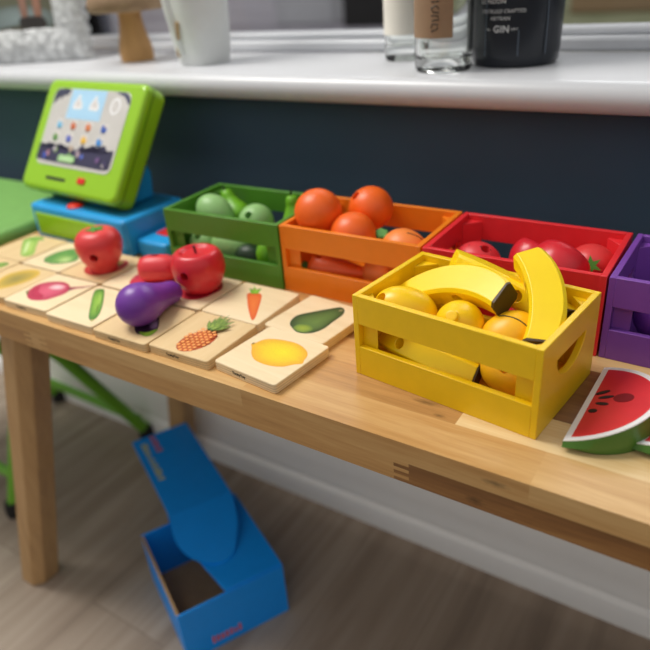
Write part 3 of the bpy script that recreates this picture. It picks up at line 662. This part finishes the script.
# ------------------------------------------------------------------ watermelon wedges
M_rind = paint('rind_green', (76, 120, 44), .36, .04); M_flesh = paint('flesh_red', (218, 50, 54), .36, .04); M_wr = paint('rind_white', (236, 234, 232), .4, .01)
def wedge(label, P, Q, lift, h0=.007):
    """half disc slice: straight edge P-Q low, rim raised to the right of P->Q"""
    P, Q = V(P), V(Q); M0 = (P+Q)/2; R = (Q-P).length/2; et = (Q-P).normalized(); en = V((et.y, -et.x, 0))
    t = thing('watermelon_slice', label, 'watermelon slice', (M0.x, M0.y, 0), 0, 'watermelon slices on the bench')
    ta = math.asin(lift/R); eu = en*math.cos(ta)+V((0, 0, math.sin(ta))); nn = et.cross(eu)
    if nn.z < 0: nn = -nn
    n = 40; o = V((0, 0, h0))
    top = [o+R*(et*math.cos(PI*k/n-PI)*1+eu*math.sin(PI*k/n)) for k in range(n+1)]
    bot = [R*.985*(et*math.cos(PI*k/n-PI)+en*math.sin(PI*k/n))+V((0, 0, 0)) for k in range(n+1)]
    mid = [(a+b)/2+(et*math.cos(PI*k/n-PI)+en*math.sin(PI*k/n))*.0022 for k, (a, b) in enumerate(zip(top, bot))]
    for k in range(n+1):          # the wedge thins and lifts towards its two tips
        e = (1-math.sin(PI*k/n))**3*.004; bot[k].z += e
    bm = bmesh.new(); rv = [[bm.verts.new(p) for p in r] for r in (bot, mid, top)]
    for a, b in zip(rv, rv[1:]):
        for k in range(n): bm.faces.new((a[k], a[k+1], b[k+1], b[k]))
    bm.faces.new(rv[0]); bm.faces.new(rv[2]); bm.faces.new((rv[0][0], rv[1][0], rv[2][0], rv[2][-1], rv[1][-1], rv[0][-1]))
    link('rind', bm, M_rind, t, smooth=40)
    m = Matrix((et, eu, nn)).transposed().to_4x4(); m.translation = o
    if (et.cross(eu)).dot(nn) < 0: pass
    half = lambda r, y0, n=36: [(r*math.cos(PI*k/n), max(y0, r*math.sin(PI*k/n))) for k in range(n+1)]
    def arc(r, y0, n=36):
        a0 = math.asin(y0/r); return [(r*math.cos(a0+(PI-2*a0)*k/n), r*math.sin(a0+(PI-2*a0)*k/n)) for k in range(n+1)]
    link('white_rind', prism(arc(R*.998, .0001), .0, .0007, m=m), M_wr, t, smooth=0)
    link('red_flesh', prism(arc(R*.915, .0045), .0005, .0009, m=m), M_flesh, t, smooth=0)
    return t, m, R
Wt, Wm, WR = wedge('watermelon wedge with seeds lying right of the yellow crate', (.1719, .0425, 0), (.1752, .1436, 0), .0165)
for x, y, a, b, r in ((.0115, .0095, .0052, .0019, .55), (.0050, .0135, .0052, .0017, .25), (-.0040, .0130, .0046, .0018, -.15), (-.0135, .0092, .0030, .0024, 0)):
    link('seed', prism(ellipse(x, y, b, a, -r), .0009, .0013, m=Wm), M_black, Wt, smooth=0)
link('dark_spot', prism(ellipse(.004, .0255, .0058, .0068, 0), .0009, .0012, m=Wm), paint('dark_red_spot', (128, 8, 16), .4), Wt, smooth=0)
wedge('second watermelon wedge, mostly cut off by the right edge of the photo', (.2122, .0615, 0), (.2435, .1520, 0), .014)

# ------------------------------------------------------------------ toy till
TX, TY, TR = -.5565, .1625, -.0294
till = thing('toy_till', 'blue and lime toy cash register with a tilted picture screen', 'toy till', (TX, TY, 0), TR)
bm = prism(rrect(0, .188, 0, .102, .008), 0, .0465); link('base', bm, M_rb, till, bevel=.004, seg=3)
link('base_top', prism(rrect(.010, .178, .012, .094, .006), .0463, .0472), M_rb2, till, bevel=.0003)
link('drawer', B(.010, .168, -.0012, .006, .006, .0375), M_lime, till, bevel=.003)
link('button', lathe([(0, .0035), (.008, .0035), (.0105, .002), (.011, 0), (0, 0)], 24, m=Matrix.Translation((.079, .0165, .047))), M_rbut, till)
bm = prism(rrect(0, .052, 0, .085, .006), 0, .022, m=Matrix.Translation((.189, .012, 0))); pl = link('side_platform', bm, M_rb, till, bevel=.003)
link('red_pad', prism(rrect(.199, .237, .035, .088, .004), .022, .0235), M_rbut, pl, bevel=.0005)
link('white_mark', prism(ellipse(.212, .055, .006, .008), .0235, .0238), M_white, pl, smooth=0)
# screen head in its own tilted frame: x across, y up the screen, z out of the face
tl_ = .6108; yaw = -.072
ex = V((math.cos(yaw), math.sin(yaw), 0)); n_ = V((-math.sin(yaw), math.cos(yaw), 0)); ez = V((0, 0, 1))*math.cos(tl_)+n_*math.sin(tl_); nf_ = ex.cross(ez)
SM = Matrix((ex, ez, nf_)).transposed().to_4x4(); SM.translation = V((-.5945, .1815, .062))
SM = (Matrix.Translation((TX, TY, 0)) @ Matrix.Rotation(TR, 4, 'Z')).inverted() @ SM
SW, SH = .2050, .151
def on(bm): bmesh.ops.transform(bm, matrix=SM, verts=bm.verts[:]); return bm
hd = link('screen_casing', on(prism(rrect(0, SW, 0, SH, .012), -.032, -.0)), M_lime, till, bevel=.006, seg=4)
link('bezel_line', on(prism(rrect(-.0006, SW+.0006, -.0006, SH+.0006, .012), -.012, -.0105)), paint('lime_groove', (96, 140, 12), .4), hd)
x0, x1, y0, y1 = .022, .182, .034, .138
pn = inkshapes('display_panel', [], till, 0) if False else link('display_panel', on(prism(rrect(x0, x1, y0, y1, .011), 0, .0006)), paint('display_grey', (206, 202, 196), .22, .05, scale=30, coat=.4), till, smooth=0)
pm = SM
inkshapes('sky_window', [(rrect(.060, .133, .098, .1375, .001), (178, 220, 246), (170, 212, 240))], pn, .0006, pm)
for cx in (.079, .114): inkshapes('arrow_sign', [(blob([(cx-.009, .1115), (cx+.009, .1115), (cx+.009, .119), (cx+.004, .124), (cx, .131), (cx-.005, .124), (cx-.009, .119)]), (206, 200, 196), (250, 250, 250))], pn, .0008, pm)
inkshapes('round_sign', [(ellipse(.156, .119, .010, .011), (214, 210, 206), (246, 246, 246)), (ellipse(.156, .119, .0065, .0075), (216, 212, 208), (200, 196, 190))], pn, .0006, pm)
inkshapes('dark_corner', [(blob([(.0245, .115), (.024, .131), (.031, .1365), (.052, .1375), (.055, .133), (.049, .128), (.044, .131), (.040, .122), (.034, .130), (.029, .120)], 3), (66, 70, 96), (40, 42, 66))], pn, .0006, pm)
inkshapes('dark_corner', [(blob([(.150, .1365), (.170, .137), (.180, .130), (.180, .122), (.168, .132)], 3), (66, 70, 100), (60, 64, 90))], pn, .0006, pm)
inkshapes('printed_crowd', [(blob([(.0205, .040), (.060, .0385), (.120, .0385), (.172, .0385), (.178, .046), (.177, .064), (.168, .059), (.158, .069), (.148, .060), (.138, .068), (.126, .058), (.114, .066), (.102, .057), (.090, .063), (.078, .056), (.066, .064), (.052, .057), (.040, .064), (.030, .056), (.021, .062)], 3), (54, 50, 84), (48, 44, 74))]+
          [(ellipse(R_.uniform(.028, .17), R_.uniform(.044, .062), R_.uniform(.002, .0045), R_.uniform(.003, .0055), R_.uniform(0, 3), 10), q, q) for q in [(196, 190, 200), (150, 90, 150), (60, 90, 190), (120, 150, 80), (210, 200, 190), (180, 130, 150), (90, 110, 200), (190, 180, 190), (120, 160, 90), (170, 150, 160), (70, 60, 100), (160, 170, 200), (110, 80, 130), (190, 170, 150)]], pn, .0006, pm)
inkshapes('green_tag', [(rrect(.071, .107, .0405, .0495, .003), (190, 226, 170), (160, 206, 140))], pn, .0018, pm)
ic = [[(120, 190, 226), (206, 106, 60), (216, 120, 60), (50, 90, 180)], [(96, 150, 70), (84, 100, 190), (240, 190, 60), (60, 140, 210)]]
for j, yy in enumerate((.0895, .0725)):
    for i, xx in enumerate((.053, .083, .115, .147)):
        k = ic[j][i]; xo = xx-.002*j
        inkshapes('product_icon', [(rrect(xo-.007, xo+.007, yy-.0068, yy+.0068, .0025), (214, 210, 206), (222, 219, 215)), (ellipse(xo-.0003, yy-.0005, .0060, .0056), k, k), (ellipse(xo+.002, yy+.0032, .0022, .002), (230, 214, 196), (206, 190, 180)), (rrect(xo-.0045, xo+.005, yy-.006, yy-.0038, .001), tuple(int(q*.6) for q in k), tuple(int(q*.6) for q in k))], pn, .0006, pm)
link('card_slot', on(prism(rrect(.055, .098, .0155, .0195, .0015), -.003, .0004)), M_black, till, smooth=0)
link('power_button', on(prism(rrect(.124, .139, .0165, .0245, .002), -.001, .0018)), M_rbut, till, bevel=.0008)
link('screen_post', prism([(.030, .047), (.086, .047), (.090, .078), (.078, .105), (.062, .100)],   .085, .150, m=Matrix(((0, 0, 1, 0), (1, 0, 0, 0), (0, 1, 0, 0), (0, 0, 0, 1)))), M_rb, till, bevel=.003)

# ------------------------------------------------------------------ green stool at the bench end
st = thing('folding_stool', 'green plastic folding stool beyond the left end of the bench', 'stool', (-.775, .16, FZ))
def sp(x, y, z): return (x+.775, y-.16, z-FZ)
bm = prism(rrect(-.19, .194, -.19, .145, .05, 8), .458, .4845); link('seat', bm, M_seat, st, bevel=.009, seg=3)
for xx in (-.64, -.905):
    link('leg', tube([sp(xx+.008, .308, -.455), sp(xx-.012, .20, -.24), sp(xx-.032, .06, -.02)], .011, 12), M_sleg, st)
    link('leg', tube([sp(xx-.038, .055, -.455), sp(xx-.036, .13, -.24), sp(xx-.034, .26, -.02)], .011, 12), M_sleg, st)
    for (px, py) in ((xx+.008, .309), (xx-.038, .0545)): link('foot', lathe([(0, 0), (.015, 0), (.015, .018), (.0125, .026), (0, .026)], 16, m=Matrix.Translation(sp(px, py, FZ))), M_rub, st)
link('stretcher', tube([sp(-.625, .293, -.417), sp(-.9, .293, -.412)], .0085, 10), M_sleg, st)
link('stretcher', tube([sp(-.675, .075, -.405), sp(-.945, .075, -.405)], .0085, 10), M_sleg, st)

# ------------------------------------------------------------------ blue mailer box on the floor
bx = thing('cardboard_box', 'open blue cardboard mailer box lying on the floor under the bench', 'box', (-.2346, -.0003, FZ), 1.0942)
W_, D_, H_, tk = .1429, .1577, .0862, .003
link('base_panel', B(tk, W_-tk, tk, D_-tk, 0, tk), M_kraft, bx)
link('front_wall', B(0, W_, 0, tk, 0, H_), M_blue, bx, bevel=.0006)
link('back_wall', B(0, W_, D_-tk, D_, 0, H_), M_blue, bx, bevel=.0006)
link('side_wall', B(W_-tk, W_, tk, D_-tk, 0, H_), M_blue, bx, bevel=.0006)
lw = link('side_wall', B(0, tk, tk, D_-tk, 0, H_-.002), [M_blue], bx, bevel=.0006)
link('raw_edge', B(-.0003, tk+.0003, tk, D_-tk, H_-.002, H_-.0005), M_kraft, lw)
link('top_panel', prism([(.064, .002), (W_, .002), (W_, D_), (.052, D_), (.052, .07)], H_, H_+tk), M_blue, bx, bevel=.0006)
LZ, LY = H_+.025, .137
link('riser', B(.042, .130, D_-tk, D_, H_, LZ-.0005), M_blue, bx)
LM = Matrix.Translation((0, LY, LZ)) @ Matrix.Rotation(.0264, 4, 'X')
ld = link('lid', prism([(.041, 0), (.132, 0), (.132, .190), (.041, .190)], 0, tk, m=LM), M_blue, bx, bevel=.0006)
fo_ = [(.0410, .1370), (.0355, .1106), (.0378, .085), (.0483, .0645), (.0673, .0486), (.0844, .0457), (.0988, .0533), (.1104, .0716), (.1220, .0938), (.1320, .1370)]
bm = bmesh.new(); lo = []; hi = []
fo_ = [q[:2] for q in spline(fo_, 4)]
for x_, y_ in fo_: z_ = H_+.0035+.0225*(y_-.05)/.087; lo.append(bm.verts.new((x_, y_, z_))); hi.append(bm.verts.new((x_, y_, z_+.002)))
bm.faces.new(lo); bm.faces.new(hi)
for k in range(len(lo)): bm.faces.new((lo[k], lo[(k+1) % len(lo)], hi[(k+1) % len(lo)], hi[k]))
link('tuck_flap', bm, M_blue, bx, smooth=0)
M_y = paint('print_yellow', (206, 200, 120), .5); M_o = paint('print_red', (226, 92, 70), .5)
def marks(n, x, ya, yb, h, mat, nm, parent):
    bm = bmesh.new()
    for k in range(n):
        a = ya+(yb-ya)*k/n; w = abs(yb-ya)/n*R_.uniform(.45, .8); hh = h*R_.uniform(.55, 1)
        box(bm, x-h/2, x-h/2+hh, min(a, a+w), max(a, a+w), tk, tk+.0003)
    bmesh.ops.transform(bm, matrix=LM, verts=bm.verts[:]); link(nm, bm, mat, parent, smooth=0)
marks(14, .056, .170, .072, .010, M_y, 'printed_line', ld); marks(6, .074, .180, .136, .012, M_o, 'printed_line', ld)
bm = bmesh.new()
for k in range(7): box(bm, .035+.006*k, .0385+.006*k, -.0004, 0, .012, .012+R_.uniform(.007, .012))
link('printed_logo', bm, M_o, bx, smooth=0)

# ------------------------------------------------------------------ window board ornaments
# ornate white picture frame, leaning and turned a little
fr = thing('framed_photo', 'ornate white framed photo standing at the left end of the window board', 'framed photo', (-.7020, .4350, zt), .425)
bm = bmesh.new(); fw, fh, bw = .215, .27, .048
nx_, nz_ = 64, 80
from mathutils import noise
def relief(x, z):
    d = noise.noise(V((x*95, z*95, 3.1)))*.5+noise.noise(V((x*190, z*190, 7)))*.35
    e = min(-x, x+fw, z, fh-z); inner = min(max(0, e)/bw, 1)
    return .009+.006*math.sin(inner*PI)+.006*d
grid = {}
for i in range(nx_+1):
    for j in range(nz_+1):
        x = -fw*i/nx_; z = fh*j/nz_
        if bw*1.02 < -x < fw-bw*1.02 and bw*1.02 < z < fh-bw*1.02: continue
        edge = (i in (0, nx_)) or (j in (0, nz_)); wob = .004*math.sin(i*1.1)*(j in (0, nz_)); wob2 = .004*math.sin(j*1.1)*(i in (0, nx_))
        grid[i, j] = bm.verts.new((x+wob2, -relief(x, z) if not edge else 0, z+(wob if j == nz_ else 0)))
for i in range(nx_):
    for j in range(nz_):
        q = [(i, j), (i+1, j), (i+1, j+1), (i, j+1)]
        if all(k in grid for k in q): bm.faces.new([grid[k] for k in q])
bmesh.ops.transform(bm, matrix=Matrix.Rotation(-.13, 4, 'X'), verts=bm.verts[:])
fo = link('frame_moulding', bm, paint('distressed_white', (200, 202, 202), .55, .28, scale=110), fr, smooth=60)
fo.modifiers.new('s', 'SOLIDIFY').thickness = .004
FM = Matrix.Rotation(-.13, 4, 'X')
link('backing_board', prism([(-fw+.012, .012), (-.012, .012), (-.012, fh-.012), (-fw+.012, fh-.012)], .0, .008, m=FM @ Matrix.Translation((0, .014, 0)) @ Matrix.Rotation(PI/2, 4, 'X')), M_kraft, fr)
link('easel_leg', prism([(-fw/2-.02, 0), (-fw/2+.02, 0), (-fw/2+.012, .16), (-fw/2-.012, .16)], 0, .003, m=Matrix.Translation((0, .075, 0)) @ Matrix.Rotation(.38, 4, 'X') @ Matrix.Rotation(PI/2, 4, 'X')), M_kraft, fr)
pic = [(rrect(-fw+bw-.004, -bw+.004, bw-.004, fh-bw+.004, .001), (116, 118, 98), (92, 88, 70)), (blob([(-.165, .05), (-.11, .055), (-.06, .05), (-.06, .075), (-.12, .085), (-.165, .075)]), (150, 164, 166), (112, 122, 116)),
       (blob([(-.108, .06), (-.098, .06), (-.095, .11), (-.093, .2), (-.112, .2), (-.11, .11)]), (176, 134, 116), (140, 104, 90)), (blob([(-.085, .062), (-.074, .062), (-.07, .12), (-.068, .2), (-.086, .2)]), (182, 134, 112), (150, 108, 90)),
       (blob([(-.112, .052), (-.07, .05), (-.072, .066), (-.11, .066)]), (50, 46, 44), (60, 54, 50)), (blob([(-.12, .15), (-.06, .15), (-.055, .22), (-.125, .22)]), (66, 60, 74), (60, 58, 70))]
inkshapes('photo_print', pic, fr, 0, FM @ Matrix.Translation((0, -.004, 0)) @ Matrix.Rotation(PI/2, 4, 'X'), .0003)
# wooden mushroom
ms = thing('wooden_mushroom', 'carved wooden mushroom with a wide cap, right of the picture frame', 'ornament', (-.5770, .4170, zt))
pr = spline([(0, 0), (.022, 0), (.0245, .004), (.024, .02), (.019, .042), (.0165, .06), (.0170, .076), (0, .078)], 4)
link('stem', lathe([(max(0, a), b) for a, b in pr], 32), wood('stem_wood', [(0, (160, 116, 66)), (1, (206, 160, 100))], (60, 60, 8), .6, amount=.8), ms, smooth=50)
pr = spline([(0, .072), (.03, .071), (.050, .068), (.057, .074), (.054, .090), (.036, .113), (.012, .122), (0, .123)], 4)
link('cap', lathe([(max(0, a), b) for a, b in pr], 40), wood('cap_wood', [(0, (90, 68, 50)), (.5, (150, 122, 94)), (1, (196, 172, 140))], (30, 30, 60), .7, amount=1.2), ms, smooth=50)
# white vase with a draped fold
vs_ = thing('vase', 'tall white ceramic vase with a draped fold, between mushroom and bottles', 'vase', (-.4262, .4010, zt))
bm = bmesh.new(); seg = 48; rings = []
for j in range(25):
    z = .21*j/24; r = .0335+.0105*(z/.21)**.8+.004*math.sin(z*22)
    rings.append([bm.verts.new(((r+.0016*math.sin(5*a+z*18))*math.cos(a), (r+.0016*math.sin(5*a+z*18))*math.sin(a), z)) for a in (2*PI*i/seg for i in range(seg))])
for a, b in zip(rings, rings[1:]):
    for i in range(seg): bm.faces.new((a[i], a[(i+1) % seg], b[(i+1) % seg], b[i]))
bm.faces.new(rings[0])
vo = link('body', bm, paint('vase_white', (222, 224, 222), .5, .02), vs_, smooth=60); vo.modifiers.new('s', 'SOLIDIFY').thickness = .003
def on_vase(a, z, e=.0035): r = .0335+.0105*(z/.21)**.8+.004*math.sin(z*22)+.0016*math.sin(5*a+z*18)+e; return V((r*math.cos(a), r*math.sin(a), z))
link('fold', tube([on_vase(-1.75-.75*k/10, .014+.19*k/10, .001) for k in range(11)], [.003+.0035*math.sin(PI*min(1, k/7)) for k in range(11)], 10), MATS['vase_white'], vs_, smooth=60)
link('gold_seam', tube([on_vase(-1.60-.35*k/8, .055-.042*k/8+0, .0015) for k in range(9)], .0027, 8), paint('seam_tan', (176, 146, 104), .5), vs_)
# bottles
M_glass = glass('clear_glass', (.96, .98, .96)); M_liq = paint('label_paper_white', (238, 232, 218), .6, .02); M_krl = paint('label_kraft', (150, 122, 94), .7, .06)
def bottle_bm(R, h, rn, hn, base=.008):
    pr = [(0, base*.45), (R*.7, base*.6), (R*.86, base*.2), (R*.93, 0), (R, .004), (R, h*.72), (R*.93, h*.78), (rn*1.25, h*.86), (rn, h*.9), (rn, hn), (rn*.8, hn), (rn*.8, h*.9), (R*.85, h*.76), (R*.9, h*.7), (R*.9, base*1.8), (R*.8, base*1.35), (0, base*1.3)]
    return lathe(pr, 56)
def label_bm(R, z0, z1, a0, a1, th=.0004, n=28):
    bm = bmesh.new(); r = []
    for k in range(n+1):
        a = a0+(a1-a0)*k/n; r.append([bm.verts.new((q*math.cos(a), q*math.sin(a), z)) for q, z in ((R+.0002, z0), (R+.0002+th, z0), (R+.0002+th, z1), (R+.0002, z1))])
    for a, b in zip(r, r[1:]):
        for i in range(4): bm.faces.new((a[i], a[(i+1) % 4], b[(i+1) % 4], b[i]))
    bm.faces.new(r[0]); bm.faces.new(r[-1]); return bm
bA = thing('glass_bottle', 'clear glass bottle with a brown kraft label, beside the dark bottle', 'bottle', (-.0600, .3690, zt), 0, 'clear bottles on the window board')
link('glass', bottle_bm(.0300, .20, .012, .24, .010), M_glass, bA, smooth=40)
link('label', label_bm(.0300, .0335, .12, -2.75, -.865), M_krl, bA, smooth=50)
bm = bmesh.new()
for k, pts in enumerate([[(-.004, 0), (.002, .002), (.003, .006), (-.003, .007), (-.004, .003)], [(-.003, .010), (.004, .0105), (.003, .014), (-.004, .0145)], [(.004, .017), (-.002, .0175), (-.004, .021), (.001, .0235), (.004, .020)], [(-.004, .027), (.004, .027)], [(.004, .031), (-.003, .031), (-.004, .035), (.003, .0365)], [(-.004, .041), (.003, .040), (.004, .045), (-.002, .047)]]):
    tube([(x, y, 0) for x, y in pts], .0006, 6, bm)
link('handwriting', wrap(bm, .0306, .040, -1.45), M_black, bA, smooth=0)
bB = thing('glass_bottle', 'clear glass bottle with a white paper label, standing behind the kraft labelled one', 'bottle', (-.1425, .4420, zt), 0, 'clear bottles on the window board')
link('glass', bottle_bm(.0235, .20, .010, .24, .012), M_glass, bB, smooth=40)
link('label', label_bm(.0235, .0285, .125, -3.4, .3), M_liq, bB, smooth=50)
gn = thing('gin_bottle', 'dark navy bottle with pale GIN lettering on the window board', 'bottle', (-.0005, .4200, zt))
R0 = .0466
pr = [(0, .002), (R0*.8, 0), (R0*.90, .0005), (R0*.945, .004), (R0*.965, .012), (R0, .06), (R0, .16), (R0*.94, .175), (.02, .195), (.015, .2), (.015, .235), (0, .235)]
link('glass', lathe(pr, 64), paint('navy_glaze', (20, 26, 36), .3, .03, coat=.1), gn, smooth=40)
M_pl = paint('pale_lettering', (205, 206, 206), .5); M_dr = paint('bottle_line', (86, 98, 112), .5)
a0 = math.atan2(-.3213-.43, .244)-.20
def gtext(s_, size, z, da, sp=1.0, bold=0): 
    link('lettering', wrap(letters(s_, size, .0001, 'CENTER', sp, bold), R0*.99+.0006, z, a0+da), M_pl, gn, smooth=0)
gtext('GIN', .0088, .0345, -.12, 1.1, .0002); gtext('DRY', .0034, .036, .16, 1.1); gtext('No', .0034, .036, -.42, 1.0)
gtext('ARTISAN', .0050, .0455, -.16, 1.05); gtext('DISTILLED CRAFTED', .0048, .0520, -.11, 1.05); gtext('LONDON', .006, .0605, -.34, 1.1)
def ray_line(da, z0, z1): link('pinstripe', label_bm(R0, z0, z1, a0+da, a0+da+.022, .0003, 2), M_dr, gn, smooth=0)
for da, z0, z1 in ((-.50, .012, .15), (.24, .012, .036), (.86, .012, .15), (1.40, .04, .15)): ray_line(da, z0, z1)

# ------------------------------------------------------------------ light, camera
W = bpy.data.worlds.new('World'); bpy.context.scene.world = W; W.use_nodes = True
nt = W.node_tree; bg = nt.nodes['Background']
tc = nt.nodes.new('ShaderNodeTexCoord'); sx = nt.nodes.new('ShaderNodeSeparateXYZ'); nt.links.new(tc.outputs['Generated'], sx.inputs[0])
rp = nt.nodes.new('ShaderNodeValToRGB'); e = rp.color_ramp.elements; e.new(.5)
for q, (p, cc) in zip(e, [(.0, (.08, .07, .06)), (.5, (.20, .195, .19)), (.75, (.75, .75, .75)), (1, (1, 1.0, 1.02))]): q.position = p; q.color = (*cc, 1)
mr = nt.nodes.new('ShaderNodeMapRange'); mr.inputs['From Min'].default_value = -1; nt.links.new(sx.outputs['Z'], mr.inputs['Value'])
nt.links.new(mr.outputs['Result'], rp.inputs['Fac']); nt.links.new(rp.outputs[0], bg.inputs['Color']); bg.inputs['Strength'].default_value = .75
def area(name, loc, target, size, power, col=(1, 1, 1), sy=None):
    l = bpy.data.lights.new(name, 'AREA'); l.energy = power; l.size = size; l.color = col
    if sy: l.shape = 'RECTANGLE'; l.size_y = sy
    o = bpy.data.objects.new(name, l); C.objects.link(o); o.location = loc
    o.rotation_euler = (V(target)-V(loc)).to_track_quat('-Z', 'Y').to_euler(); return o
area('window_daylight', (-.5, 1.1, 1.25), (-.15, .1, 0), 2.2, 22, (.96, .98, 1), 1.0)
area('ceiling_light', (-1.1, .10, 1.70), (-.2, .05, 0), .9, 39, (1, .97, .92))
cam = bpy.data.cameras.new('camera'); co = bpy.data.objects.new('camera', cam); C.objects.link(co)
a, b, r = .29392615, -.0, 0
a, b, r = -.61223761, .49923948, -.08291089
f = V((math.sin(a)*math.cos(b), math.cos(a)*math.cos(b), -math.sin(b)))
rt = f.cross(V((0, 0, 1))).normalized(); up = rt.cross(f)
rt2 = rt*math.cos(r)+up*math.sin(r); up2 = -rt*math.sin(r)+up*math.cos(r)
m = Matrix((rt2, up2, -f)).transposed().to_4x4(); m.translation = V((.244116714, -.32131534, .293926153))
co.matrix_world = m
cam.sensor_width = 36; cam.lens = 659.747361/650*36; cam.clip_start = .01; cam.clip_end = 100
cam.dof.use_dof = True; cam.dof.focus_distance = .50; cam.dof.aperture_fstop = cam.lens/1000/.0085
bpy.context.scene.camera = co
vs = bpy.context.scene.view_settings
vs.view_transform = 'Standard'; vs.look = 'None'; vs.gamma = 1; vs.use_curve_mapping = False; vs.exposure = 0.08
